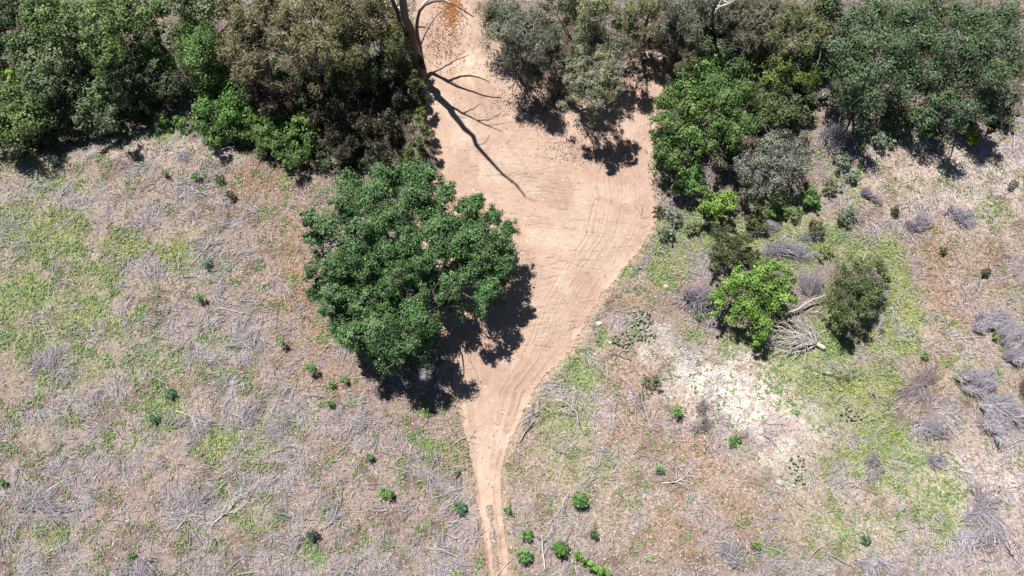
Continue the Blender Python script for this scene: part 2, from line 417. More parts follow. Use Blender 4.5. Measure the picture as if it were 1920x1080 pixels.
# the graded dirt, a sheet of its own in the dip
def pxline(pts):
    return poly_px(pts)
GROOVES = []
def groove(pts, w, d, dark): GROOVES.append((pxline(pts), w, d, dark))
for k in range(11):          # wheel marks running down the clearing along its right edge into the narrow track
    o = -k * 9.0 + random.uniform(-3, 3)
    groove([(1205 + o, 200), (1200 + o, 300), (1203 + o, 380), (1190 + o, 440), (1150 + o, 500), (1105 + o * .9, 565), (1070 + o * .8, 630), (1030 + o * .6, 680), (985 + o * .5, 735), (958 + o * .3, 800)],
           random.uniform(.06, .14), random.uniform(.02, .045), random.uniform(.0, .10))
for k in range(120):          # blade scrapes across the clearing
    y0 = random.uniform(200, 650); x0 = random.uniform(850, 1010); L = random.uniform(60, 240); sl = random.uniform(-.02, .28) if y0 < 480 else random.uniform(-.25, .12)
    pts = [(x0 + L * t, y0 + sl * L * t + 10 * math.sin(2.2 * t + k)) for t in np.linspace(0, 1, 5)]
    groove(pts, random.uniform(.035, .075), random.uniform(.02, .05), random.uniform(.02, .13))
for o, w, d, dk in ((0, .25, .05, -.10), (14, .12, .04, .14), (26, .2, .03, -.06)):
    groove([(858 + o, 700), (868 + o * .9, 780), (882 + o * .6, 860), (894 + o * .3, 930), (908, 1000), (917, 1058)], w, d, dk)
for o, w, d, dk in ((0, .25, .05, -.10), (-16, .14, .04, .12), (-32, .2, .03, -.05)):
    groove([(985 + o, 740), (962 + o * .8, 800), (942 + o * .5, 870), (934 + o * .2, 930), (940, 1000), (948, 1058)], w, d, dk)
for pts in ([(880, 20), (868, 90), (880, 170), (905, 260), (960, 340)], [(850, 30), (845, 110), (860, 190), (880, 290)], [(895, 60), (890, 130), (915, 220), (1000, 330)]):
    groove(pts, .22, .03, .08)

rx = np.arange(-12.0, 16.0, 0.08); ry = np.arange(-7.0, 47.0, 0.08)
RX, RY = np.meshgrid(rx, ry, indexing='ij')
RSD = road_sd(RX, RY)
rz = ground_base(RX, RY) - 0.10 + 0.03 * (N5.fbm(RX, RY, 0.35, 3) - .5)
rz = rz + np.minimum(0, -(RSD - 0.02)) * 0 + 0.095 * sstep(-0.45, -0.02, RSD)
dirt = np.empty(RX.shape + (3,)); dirt[:] = (0.445, 0.315, 0.235)
def mxr(col, a):
    global dirt
    a = np.clip(a, 0, 1)[..., None]
    dirt = dirt * (1 - a) + np.array(col) * a
mxr((0.385, 0.262, 0.20), 0.8 * sstep(.42, .62, N1.fbm(RX, RY, 3.0, 4)))
mxr((0.50, 0.385, 0.30), 0.7 * sstep(.5, .68, N2.fbm(RX, RY, 2.0, 4)))
mxr((0.40, 0.28, 0.22), field([(1200, 180, 40, 90, .6), (1200, 330, 22, 100, .7), (1050, 250, 90, 50, .45), (1010, 180, 70, 30, .5)], RX, RY))
mxr((0.33, 0.22, 0.19), field([(830, 65, 28, 30, .55), (1000, 200, 30, 14, .5), (1080, 275, 30, 18, .4)], RX, RY) * sstep(.35, .6, N3.fbm(RX, RY, .7, 3)) * 1.4)
mxr((0.64, 0.52, 0.36), field([(880, 120, 22, 34, .9), (872, 90, 12, 16, .6), (895, 140, 12, 16, .6)], RX, RY) * sstep(.3, .6, N4.fbm(RX, RY, .6, 3)))
mxr((0.50, 0.39, 0.29), field([(1100, 440, 50, 50, .5), (1030, 560, 40, 60, .4), (960, 320, 60, 60, .3)], RX, RY))
mk = (RSD < 0.6)
hz = np.zeros(RX.shape); dk = np.zeros(RX.shape)
xs, ys = RX[mk], RY[mk]
hh = np.zeros(xs.shape); dd = np.zeros(xs.shape)
for P_, w_, d_, dark_ in GROOVES:
    lo = P_.min(0) - 1; hi = P_.max(0) + 1
    s_ = (xs > lo[0]) & (xs < hi[0]) & (ys > lo[1]) & (ys < hi[1])
    if not s_.any(): continue
    q = line_dist(P_, xs[s_] + .25 * (N3.fbm(xs[s_], ys[s_], .9, 2) - .5), ys[s_] + .25 * (N6.fbm(xs[s_], ys[s_], .9, 2) - .5))
    br = sstep(.3, .5, N4.fbm(xs[s_], ys[s_], .8, 2))
    g_ = np.exp(-(q / w_) ** 2) * br
    hh[s_] += -d_ * g_ + 0.6 * d_ * np.exp(-((q - 1.8 * w_) / (.7 * w_)) ** 2) * br
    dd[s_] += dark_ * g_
hz[mk] = hh; dk[mk] = dd
rz = rz + np.clip(hz, -.08, .06) * sstep(-0.05, -0.4, RSD)
dirt = dirt * (1 - np.clip(dk, -.25, .38))[..., None]  # groove shade painted into the dirt colour, along with damp soil tone
dirt = dirt * (1 + 0.22 * (N6.fbm(RX, RY, .25, 3) - .5))[..., None]
keep = (RSD < 0.0)
ii = np.arange(RX.size).reshape(RX.shape)
cell = keep[:-1, :-1] & keep[1:, :-1] & keep[1:, 1:] & keep[:-1, 1:]
q = np.stack([ii[:-1, :-1], ii[1:, :-1], ii[1:, 1:], ii[:-1, 1:]], -1)[cell]
used = np.unique(q); remap = np.full(RX.size, -1); remap[used] = np.arange(len(used))
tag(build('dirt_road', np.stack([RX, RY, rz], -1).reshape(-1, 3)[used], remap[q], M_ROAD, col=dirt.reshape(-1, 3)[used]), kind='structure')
def road_top(x, y):
    return ground_base(x, y) - 0.10

# ------------------------------------------------------------------ uncountable ground cover
def in_view(x, y, margin=160):
    p = to_px(np.stack([x, y, np.zeros_like(x)], -1))
    return (p[:, 0] > -margin) & (p[:, 0] < 1920 + margin) & (p[:, 1] > -60) & (p[:, 1] < 1080 + margin)

def scatter(n, rng):
    x = rng.uniform(-50, 50, n); y = rng.uniform(-10, 44, n)
    k = in_view(x, y); x, y = x[k], y[k]
    sd = road_sd(x, y)
    return x, y, sd, lay(x, y)

def litter(name, label, n, seed, S, len_rng, rad_rng, dens, pal_fn, sides=3):
    rng = np.random.default_rng(seed)
    x, y, sd, w = scatter(n, rng)
    k = rng.random(len(x)) < dens(x, y, sd, w)
    x, y, sd = x[k], y[k], sd[k]; w = {a: b[k] for a, b in w.items()}
    m = len(x); L = rng.uniform(*len_rng, m) * rng.uniform(.5, 1.2, m)
    ang = rng.vonmises(0, .6, m) * .9 + 2 * math.pi * N5.fbm(x, y, 3.0, 2) * 1.3
    dv = np.stack([np.cos(ang), np.sin(ang), rng.normal(0, .10, m)], -1) * L[:, None]
    A = np.stack([x, y, ground_z(x, y, sd) + rng.uniform(.0, .12, m)], -1)
    B = A + dv; B[:, 2] = np.maximum(B[:, 2], ground_z(B[:, 0], B[:, 1]) + .02)
    P = curve_paths(A, B, S, .05, .16, rng)
    r0 = rng.uniform(*rad_rng, m)
    R = r0[:, None] * np.linspace(1, .45, S)[None]
    V, fs = prisms(P, R, sides, cap=False)
    C = np.repeat(pal_fn(w, m, rng), S * sides, 0)
    return tag(build(name, V, fs, M_TWIG, col=C), label, 'twigs', kind='stuff')

def offroad(sd): return sstep(-0.22, 0.3, sd)
GREY = [(.48, .43, .47), (.39, .34, .375), (.57, .53, .55), (.27, .225, .24)]
BRN = [(.25, .16, .10), (.36, .22, .12), (.20, .13, .09), (.42, .30, .18)]
def twig_pal(w, m, rng):
    a = mixc(GREY, m, rng); b = mixc(BRN, m, rng)
    t = (rng.random(m) < np.clip(.30 + .5 * w['rust'], 0, .9))[:, None]
    return np.where(t, b, a) * rng.uniform(.75, 1.15, (m, 1))
litter('twig_litter', 'short grey and brown dead twigs strewn over the cleared slopes', 52000, 21, 2, (.18, .72), (.012, .028),
       lambda x, y, sd, w: offroad(sd) * np.clip(.62 + .7 * sstep(.38, .62, w['n1']) - .55 * w['green'] - .8 * w['chalk'] - .6 * w['woods'] - .45 * w['rust'], .05, 1), twig_pal)
litter('brush_litter', 'long pale grey cut stems lying flat on the cleared slopes', 7800, 22, 3, (.9, 2.3), (.014, .03),
       lambda x, y, sd, w: offroad(sd - .3) * np.clip(.25 + 1.1 * sstep(.42, .62, w['n1']) - .4 * w['green'] - .5 * w['chalk'] - .7 * w['woods'] - .25 * w['rust'], .04, 1),
       lambda w, m, rng: mixc([(.60, .56, .55), (.50, .46, .48), (.40, .35, .36)], m, rng))

def brush_fans(nf, per, seed):
    rng = np.random.default_rng(seed)
    x, y, sd, w = scatter(nf * 6, rng)
    d = offroad(sd - .8) * np.clip(.15 + 1.2 * sstep(.42, .60, w['n1']) - .35 * w['green'] - 1.2 * w['chalk'] - .9 * w['woods'] - .9 * w['rust'], .0, 1) * np.where(x < 0, 1.0, .55)
    k = np.flatnonzero(rng.random(len(x)) < d)[:nf]
    x, y = x[k], y[k]; m = len(x)
    k = np.repeat(np.arange(m), per); n = m * per
    fd = 2 * math.pi * N5.fbm(x, y, 3.0, 2) * 1.6 + rng.normal(0, .5, m)
    an = fd[k] + rng.normal(0, .30, n); ln = rng.uniform(.3, 1.2, n)
    A = np.stack([x[k], y[k], np.zeros(n)], -1) + rng.normal(0, .16, (n, 3)) * np.array([1, 1, 0])
    A[:, 2] = ground_z(A[:, 0], A[:, 1]) + rng.uniform(.02, .10, n)
    B = A + np.stack([np.cos(an) * ln, np.sin(an) * ln, rng.uniform(-.02, .28, n)], -1)
    B[:, 2] = np.maximum(B[:, 2], ground_z(B[:, 0], B[:, 1]) + .02)
    P = curve_paths(A, B, 3, .05, .13, rng)
    V, fs = prisms(P, rng.uniform(.010, .022, (n, 1)) * np.linspace(1, .45, 3)[None], 3, cap=False)
    C = np.repeat(mixc([(.58, .54, .56), (.48, .44, .47), (.66, .62, .62), (.38, .34, .36)], n, rng), 9, 0)
    tag(build('cut_brush', V, fs, M_TWIG, col=C), 'thin grey fans of cut brush strewn over the slopes', 'brush', kind='stuff')
brush_fans(1100, 12, 25)

# dry grass and dead leaves
def blades(name, label, cat, n, seed, dens, pal_fn, hgt, wid, flat, mat):
    rng = np.random.default_rng(seed)
    x, y, sd, w = scatter(n, rng)
    k = rng.random(len(x)) < dens(x, y, sd, w)
    x, y, sd = x[k], y[k], sd[k]; w = {a: b[k] for a, b in w.items()}
    m = len(x)
    z = ground_z(x, y, sd)
    a = rng.uniform(0, 2 * math.pi, m); H = rng.uniform(*hgt, m); Wd = rng.uniform(*wid, m)
    el = rng.uniform(*flat, m)
    T = np.stack([np.cos(a) * np.cos(el), np.sin(a) * np.cos(el), np.sin(el)], -1)
    B = np.stack([-np.sin(a), np.cos(a), np.zeros(m)], -1)
    p = np.stack([x, y, z + .01], -1)
    mid_ = p + T * H[:, None] * .55 + np.array([0, 0, .03])
    tip = p + T * H[:, None]; tip[:, 2] = np.maximum(tip[:, 2] - .02, z + .02)
    V = np.stack([p + B * Wd[:, None] * .7, p - B * Wd[:, None] * .7, tip], 1).reshape(-1, 3)
    C = np.repeat(pal_fn(w, m, rng), 3, 0)
    return tag(build(name, V, np.arange(3 * m).reshape(m, 3), mat, col=C), label, cat, kind='stuff')

def dry_pal(w, m, rng):
    straw = mixc([(.49, .385, .29), (.57, .475, .39), (.42, .31, .235)], m, rng)
    rust = mixc([(.41, .27, .18), (.33, .20, .13), (.50, .36, .25)], m, rng)
    dark = mixc([(.20, .13, .09), (.15, .10, .08), (.26, .18, .13)], m, rng)
    pale = mixc([(.64, .56, .52), (.57, .49, .46)], m, rng)
    pl = field(PALE_SOIL, w['x'], w['y'])
    u = rng.random(m); pr = np.clip(.12 + .8 * w['rust'], 0, .8)
    c = np.where((u < pr)[:, None], rust, straw)
    c = np.where((u > .80)[:, None], dark, c)
    c = np.where(((u > .68 - .3 * pl) & (u <= .80 + .08 * pl))[:, None], pale, c)
    gr = mixc([(.30, .33, .13), (.36, .37, .17), (.24, .29, .10)], m, rng)
    c = np.where((rng.random(m) < .12 + .6 * w['green'])[:, None], gr, c)
    return c * rng.uniform(.8, 1.15, (m, 1))
blades('dry_grass', 'short dry straw and rust coloured grass covering the slopes', 'dry grass', 330000, 31,
       lambda x, y, sd, w: offroad(sd) * np.clip(.42 + .5 * w['rust'] + .5 * w['straw'] - .55 * w['chalk'] - .3 * w['green'] - .6 * w['woods'], .05, 1), dry_pal, (.15, .42), (.025, .055), (.1, 1.0), M_TWIG)

def grass_pal(w, m, rng):
    a = mixc([(.37, .47, .17), (.45, .54, .23), (.30, .40, .14)], m, rng); b = mixc([(.50, .54, .16), (.46, .54, .14), (.52, .50, .22)], m, rng)
    return np.where((rng.random(m) < .25 + .6 * w['yellow'])[:, None], b, a) * rng.uniform(.75, 1.15, (m, 1))
blades('green_grass', 'fine fresh green and yellowish grass in soft drifts on the slopes', 'grass', 620000, 33,
       lambda x, y, sd, w: offroad(sd) * np.clip(sstep(.10, .70, w['green'] + .4 * (w['n1'] - .5) + .25 * (w['n2'] - .5)) + .05, 0, 1) * (1 - .7 * w['woods']), grass_pal, (.10, .30), (.03, .06), (.2, 1.2), M_HERB)
def herb_density(x, y, sd, w):
    spot = sstep(.50, .66, w['n2'] * .55 + w['n3'] * .45)
    core = sstep(.08, .50, w['green'] + .5 * (w['n2'] - .5) + .5 * (w['n3'] - .5))
    clump = sstep(.36, .58, N4.fbm(x, y, .9, 2))
    return offroad(sd - .05) * (.16 + 1.0 * clump) * np.clip(core * (.42 + 1.1 * spot) + np.where(x < -1, .85, .4) * spot + .38 * sstep(.55, .9, w['green']) * np.where(x > 0, 1, .5), 0, 1) * (1 - .75 * sstep(.5, .95, w['woods']))
def herbs(n, seed):
    """small rosettes of green leaves, merged into one ground cover"""
    rng = np.random.default_rng(seed)
    x, y, sd, w = scatter(n, rng)
    k = rng.random(len(x)) < herb_density(x, y, sd, w)
    x, y, sd = x[k], y[k], sd[k]; w = {a: b[k] for a, b in w.items()}
    m = len(x); per = 6
    r = rng.uniform(.10, .26, m) * (.75 + .6 * w['green'])
    z = ground_z(x, y, sd)
    yel = mixc([(.42, .50, .11), (.36, .47, .12), (.47, .50, .15)], m, rng)
    grn = mixc([(.22, .38, .12), (.31, .47, .17), (.16, .30, .11), (.37, .48, .22)], m, rng)
    dul = mixc([(.20, .31, .19), (.27, .36, .23)], m, rng)
    u = rng.random(m)
    c = np.where((u < .12 + .75 * w['yellow'])[:, None], yel, np.where((u > .80)[:, None], dul, grn))
    C = np.repeat(c, per, 0) * rng.uniform(.7, 1.25, (m * per, 1))
    P = np.repeat(np.stack([x, y, z + .05], -1), per, 0)
    rr = np.repeat(r, per)
    g = rand_dirs(m * per, rng); g[:, 2] = np.abs(g[:, 2]) * .7
    P = P + g * rr[:, None] * rng.random((m * per, 1)) ** .5
    Nn = nrm(g * .5 + np.array([0, 0, .7]) + .5 * rng.normal(size=g.shape))
    V, Fq, Cc = leaf_quads(P, Nn, rng.uniform(.08, .17, len(P)), rng.uniform(.05, .10, len(P)), C, rng)
    return tag(build('green_herbs', V, Fq, M_HERB, col=Cc), 'low green and yellow weeds growing in patches on the slopes', 'weeds', kind='stuff')
herbs(165000, 41)

# fallen leaves under the woods and on the dirt
rng = np.random.default_rng(51)
def chips(name, label, cat, px, py, srng, pal, seed, lift=.02, mat=M_TWIG, spread=None):
    r = np.random.default_rng(seed)
    p = on_level(px, py); x, y = p[:, 0], p[:, 1]
    sd = road_sd(x, y)
    z = np.where(sd < 0, road_top(x, y) + .02, ground_z(x, y, sd)) + lift
    n = len(x)
    Nn = nrm(np.array([0, 0, 1.0]) + .45 * r.normal(size=(n, 3)))
    V, Fq, C = leaf_quads(np.stack([x, y, z], -1), Nn, r.uniform(*srng, n), r.uniform(*srng, n) * .6, mixc(pal, n, r), r)
    return tag(build(name, V, Fq, mat, col=C), label, cat, kind='stuff')
n = 700
chips('orange_leaf_litter', 'rust orange fallen leaves scattered on the dirt beside the dead tree', 'leaf litter',
      np.concatenate([rng.normal(848, 10, n), rng.normal(835, 22, 260)]), np.concatenate([rng.normal(22, 17, n), rng.normal(60, 34, 260)]), (.10, .22), [(.45, .17, .05), (.36, .14, .05), (.5, .26, .08), (.28, .12, .06)], 52)
n = 1500
chips('brown_leaf_litter', 'dark brown leaf crumbs along the dirt under the grey trees', 'leaf litter',
      np.concatenate([rng.normal(1000, 38, n), rng.normal(830, 18, 500), rng.normal(1205, 24, 500), rng.normal(1080, 36, 500)]),
      np.concatenate([rng.normal(190, 16, n), rng.normal(80, 28, 500), rng.normal(120, 20, 500), rng.normal(275, 16, 500)]), (.07, .16), [(.26, .17, .15), (.20, .13, .11), (.33, .23, .18)], 53)
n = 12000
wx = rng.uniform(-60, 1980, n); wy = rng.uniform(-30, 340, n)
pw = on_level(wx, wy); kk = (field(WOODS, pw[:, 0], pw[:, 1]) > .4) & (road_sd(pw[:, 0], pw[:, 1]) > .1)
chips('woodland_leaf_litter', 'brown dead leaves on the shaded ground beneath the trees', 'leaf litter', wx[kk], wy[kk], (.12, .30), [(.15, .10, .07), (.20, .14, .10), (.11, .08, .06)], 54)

# small stones on the dirt
def stones(n, seed):
    r = np.random.default_rng(seed)
    x = r.uniform(-9, 14, n); y = r.uniform(-5, 44, n)
    k = road_sd(x, y) < -.15; x, y = x[k], y[k]; m = len(x)
    a = np.arange(5) / 5 * 2 * math.pi
    s = r.uniform(.02, .055, m) * r.choice([1, 1, 1, 1.7], m)
    ring = np.stack([np.cos(a), np.sin(a), np.zeros(5)], -1)[None] * s[:, None, None] * r.uniform(.7, 1.3, (m, 5, 1))
    top = np.stack([r.normal(0, .2, m) * s, r.normal(0, .2, m) * s, s * r.uniform(.6, 1.0, m)], -1)
    c = np.stack([x, y, road_top(x, y) + .012], -1)
    V = np.concatenate([c[:, None] + ring, (c + top)[:, None]], 1)
    i = np.arange(m)[:, None, None] * 6
    Fi = np.array([[j, (j + 1) % 5, 5] for j in range(5)])[None] + i
    C = np.repeat(mixc([(.55, .44, .33), (.40, .28, .19), (.62, .54, .44), (.30, .2, .14)], m, r), 6, 0)
    return tag(build('road_pebbles', V.reshape(-1, 3), Fi.reshape(-1, 3), M_STONE, col=C), 'small stones and clods scattered over the graded dirt', 'pebbles', kind='stuff')
stones(6500, 61)
_r = np.random.default_rng(66)
_c = np.array([(x, y, a, b) for x, y, a, b, w in CHALK if w > .55 and 1180 < x < 1520])
_k = _r.integers(0, len(_c), 2600)
chips('chalk_crumbs', 'white and cream chalk crumbs strewn over the bare pale patch', 'crumbs', _c[_k, 0] + _r.normal(0, .55, 2600) * _c[_k, 2], _c[_k, 1] + _r.normal(0, .55, 2600) * _c[_k, 3], (.06, .20), [(.70, .65, .58), (.58, .52, .46), (.42, .34, .28)], 67, .03, M_STONE)

# ------------------------------------------------------------------ trees and shrubs
ST_OAK = dict(fill=.45, dens=640, L=.15, W=.10, pal=[(.075, .175, .05), (.125, .25, .075), (.05, .12, .038), (.15, .245, .10)], sub=13, oddp=.07, up=.35, odd=[(.34, .36, .30), (.28, .24, .20)])  # pale odd leaves paint in leaf highlights and grey twig specks
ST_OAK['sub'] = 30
ST_WOOD = dict(fill=.07, dens=230, L=.21, W=.135, pal=[(.13, .205, .06), (.195, .27, .085), (.09, .15, .045), (.175, .24, .10)], sub=11, oddp=.04, odd=[(.2, .17, .13), (.14, .12, .06)])
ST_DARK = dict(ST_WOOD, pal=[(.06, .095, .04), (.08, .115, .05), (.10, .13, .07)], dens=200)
ST_SILV = dict(ST_WOOD, pal=[(.165, .225, .105), (.125, .185, .075), (.215, .26, .15)])
ST_BRIGHT = dict(dens=300, L=.19, W=.11, pal=[(.13, .27, .06), (.18, .33, .08), (.095, .20, .05), (.16, .27, .10)], sub=12, oddp=.01)
ST_LIME = dict(ST_BRIGHT, pal=[(.17, .32, .05), (.23, .38, .07), (.12, .25, .04), (.25, .33, .10)])
ST_LAUREL = dict(dens=300, L=.19, W=.11, fill=.12, pal=[(.12, .215, .06), (.18, .285, .085), (.085, .16, .045)], sub=14, oddp=.02)
ST_EUC = dict(dens=330, L=.34, W=.075, pal=[(.235, .215, .105), (.30, .27, .145), (.18, .195, .08), (.20, .16, .10)], sub=12, oddp=.10, odd=[(.34, .27, .22), (.26, .17, .11)], droop=.8, hang=.45, rand=.8, up=.25)
ST_EUCG = dict(ST_EUC, pal=[(.085, .115, .04), (.12, .15, .05), (.06, .09, .035)], oddp=.05)
ST_EUC_SHADE = dict(ST_EUC, pal=[(.06, .065, .04), (.045, .055, .035), (.08, .07, .045)], dens=260)  # eucalyptus leaves coloured darker to carry the shade of the taller row
ST_SHE = dict(dens=330, L=.34, W=.055, pal=[(.29, .305, .165), (.36, .37, .21), (.22, .24, .13), (.30, .305, .22)], sub=13, oddp=.10, odd=[(.36, .33, .30), (.25, .22, .2)], droop=.5, hang=.5, rand=.8, up=.3)
ST_SHED = dict(ST_SHE, pal=[(.15, .175, .105), (.20, .22, .13), (.11, .13, .08), (.24, .24, .18)])
ST_OLIVE = dict(ST_SHE, pal=[(.22, .245, .10), (.28, .295, .13), (.17, .195, .08)], L=.30, W=.07, dens=330)
ST_GREYG = dict(dens=280, L=.17, W=.09, pal=[(.19, .225, .13), (.24, .26, .19), (.15, .185, .095)], sub=14, oddp=.2, odd=[(.34, .31, .33), (.26, .23, .24)])
ST_CHAM = dict(dens=420, L=.15, W=.075, pal=[(.11, .13, .05), (.15, .16, .07), (.08, .10, .04)], sub=14, oddp=.06)
ST_SHRUB = dict(dens=300, L=.17, W=.11, pal=[(.17, .31, .055), (.22, .37, .075), (.12, .24, .045), (.26, .37, .10)], sub=13, oddp=.02)
ST_SAGE = dict(dens=260, L=.15, W=.08, pal=[(.22, .30, .21), (.28, .34, .25), (.17, .24, .16)], sub=12, oddp=.08)
ST_YEL = dict(ST_SHRUB, pal=[(.45, .46, .03), (.38, .42, .05), (.30, .36, .06)])
ST_SMALL = dict(dens=620, L=.11, W=.06, pal=[(.15, .34, .09), (.21, .42, .12), (.11, .26, .075), (.25, .41, .15)], sub=26, oddp=.03)
ST_SMALLB = dict(ST_SMALL, pal=[(.15, .29, .15), (.20, .35, .19), (.11, .22, .12)])

BARK_D = [(.10, .075, .055), (.14, .11, .085)]
BARK_G = [(.30, .27, .24), (.22, .19, .165)]
BARK_P = [(.52, .47, .42), (.42, .37, .33)]

def woody(base, ends, r0, bark, rng, fork=.32, S=6, sides=7, twig_n=0):
    """trunk with limbs reaching to the given ends, one mesh"""
    base = np.asarray(base, float); ends = np.asarray(ends, float)
    c = ends.mean(0)
    fk = base + (c - base) * np.array([fork, fork, 0]) + np.array([0, 0, max(.25, (c[2] - base[2]) * fork)])
    parts = []
    P = curve_paths(base - np.array([0, 0, .12]), fk, 6, .0, .05, rng)
    V, fs = prisms(P, np.linspace(r0 * 1.25, r0 * .85, 6)[None], sides)
    parts.append((V, fs, mixc(bark, 1, rng)[0]))
    P = curve_paths(fk - (fk - base) * .05, ends, S, .02, .09, rng)
    rr = r0 * rng.uniform(.25, .42, (len(ends), 1)) * np.linspace(1, .16, S)[None]
    V, fs = prisms(P, rr, max(4, sides - 2))
    parts.append((V, fs, np.repeat(mixc(bark, len(ends), rng), S * max(4, sides - 2), 0)))
    if twig_n:
        k = rng.integers(0, len(ends), twig_n); j = rng.integers(2, S, twig_n)
        A = P[k, j]; d = rand_dirs(twig_n, rng); d[:, 2] = np.abs(d[:, 2]) * .6
        B = A + d * rng.uniform(.5, 1.6, (twig_n, 1)) * max(.6, np.linalg.norm(ends - fk, axis=1).mean() * .35)
        P2 = curve_paths(A, B, 3, .05, .15, rng)
        V, fs = prisms(P2, rng.uniform(.014, .035, (twig_n, 1)) * np.linspace(1, .4, 3)[None], 3, cap=False)
        parts.append((V, fs, np.repeat(mixc(bark, twig_n, rng), 9, 0)))
    return join(parts)

def dead_twigs(C, R, per, pal, rng, rad=(.010, .022)):
    """bare pale twigs showing among the leaves"""
    n = per * len(C); k = np.repeat(np.arange(len(C)), per)
    d = rand_dirs(n, rng); d[:, 2] = np.abs(d[:, 2])
    A = C[k] + d * R[k][:, None] * .3
    B = C[k] + d * R[k][:, None] * rng.uniform(.8, 1.15, (n, 1)) + rng.normal(0, .18, (n, 3)) * R[k][:, None]
    P = curve_paths(A, B, 3, .1, .2, rng)
    V, fs = prisms(P, rng.uniform(*rad, (n, 1)) * np.linspace(1, .5, 3)[None], 3, cap=False)
    return V, fs, np.repeat(mixc(pal, n, rng), 9, 0)

SEED = [100]
def plant(name, label, cat, lobes, htop, hedge, st, trunk_r=.22, bark=BARK_D, group=None, base_px=None, twigs=0, twig_pal=GREY, limbs=14, crown='crown', stem='trunk', fork=.32):
    """a tree or shrub whose leafy lobes are measured on the photograph and set at their heights"""
    SEED[0] += 1; rng = np.random.default_rng(SEED[0])
    a = np.array(lobes, float)
    c = a[:, :2].mean(0); dist = np.linalg.norm(a[:, :2] - c, axis=1)
    d = dist / (dist.max() + a[:, 2].mean() * .6 + 1e-6)
    g0 = at(c[0], c[1]); g0z = g0[2]
    if htop > 4: htop, hedge = htop * .74, hedge * .42
    h = hedge + (htop - hedge) * np.sqrt(np.clip(1 - d * d, 0, 1)) + rng.uniform(-.22, .14, len(a)) * htop
    r = a[:, 2] * np.array([mpp(x, y, z) for x, y, z in zip(a[:, 0], a[:, 1], g0z + h)])
    r = r * 1.0
    h = np.maximum(h - r * .4, r * .4)
    if htop > 4: r = r * rng.uniform(.78, 1.1, len(r))
    C = np.array([on_level(x, y, g0z + z) for x, y, z in zip(a[:, 0], a[:, 1], h)])
    if base_px is None: b = C.mean(0)
    else: b = at(*base_px)
    base = np.array([b[0], b[1], G(b[0], b[1])])
    t = thing(name, label, cat, base, group)
    V, Fs, K = leaf_cloud(C, r, st, rng)
    if htop > 2.5:                                  # lower foliage under the outer lobes
        C2 = C + rng.normal(0, .35, C.shape) * r[:, None]
        C2[:, 2] = g0z + np.maximum((C[:, 2] - g0z) * .48, r * .3)
        V, Fs, K = join([(V, Fs, K), leaf_cloud(C2, r * .95, dict(st, dens=st['dens'] * st.get('fill', .2)), rng)])
    if twigs: V, Fs, K = join([(V, Fs, K), dead_twigs(C, r, twigs, twig_pal, rng)])
    build(crown, V, Fs, M_LEAF, t, K, base)
    low = C - np.stack([0 * r, 0 * r, .55 * np.minimum(r, (C[:, 2] - base[2]) * .6)], -1)
    pick = low if len(C) <= limbs else low[rng.permutation(len(C))[:limbs]]
    Vw, Fw, Kw = woody(base, pick, trunk_r, bark, rng, fork, twig_n=len(pick) * 2)
    build(stem, Vw, Fw, M_WOOD, t, Kw, base)
    return t

GW = 'trees of the wood at the upper left'
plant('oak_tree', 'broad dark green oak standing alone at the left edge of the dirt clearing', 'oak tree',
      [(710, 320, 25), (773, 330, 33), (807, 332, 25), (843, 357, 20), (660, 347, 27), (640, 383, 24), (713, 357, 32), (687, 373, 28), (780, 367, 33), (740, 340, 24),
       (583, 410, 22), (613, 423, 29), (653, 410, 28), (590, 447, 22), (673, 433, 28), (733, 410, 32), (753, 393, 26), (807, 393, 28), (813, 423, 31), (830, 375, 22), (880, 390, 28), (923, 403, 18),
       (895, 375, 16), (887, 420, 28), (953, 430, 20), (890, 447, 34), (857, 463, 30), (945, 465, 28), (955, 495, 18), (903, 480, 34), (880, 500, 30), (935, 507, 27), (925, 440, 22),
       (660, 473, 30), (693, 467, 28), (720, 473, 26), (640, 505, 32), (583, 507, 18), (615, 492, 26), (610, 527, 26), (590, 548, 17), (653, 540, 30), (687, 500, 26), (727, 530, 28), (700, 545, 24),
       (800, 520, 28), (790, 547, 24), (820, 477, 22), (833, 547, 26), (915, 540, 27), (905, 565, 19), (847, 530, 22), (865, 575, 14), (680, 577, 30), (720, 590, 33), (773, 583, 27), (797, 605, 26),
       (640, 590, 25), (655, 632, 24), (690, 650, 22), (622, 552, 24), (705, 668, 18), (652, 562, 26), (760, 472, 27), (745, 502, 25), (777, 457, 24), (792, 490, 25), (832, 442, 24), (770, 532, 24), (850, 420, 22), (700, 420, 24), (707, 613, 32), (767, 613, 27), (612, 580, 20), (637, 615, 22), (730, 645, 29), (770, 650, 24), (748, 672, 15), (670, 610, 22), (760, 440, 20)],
      10.0, 4.8, ST_OAK, .42, [(.17, .145, .12), (.24, .21, .18)], limbs=26, base_px=(800, 560), twigs=5, twig_pal=[(.36, .33, .30), (.25, .22, .2)])

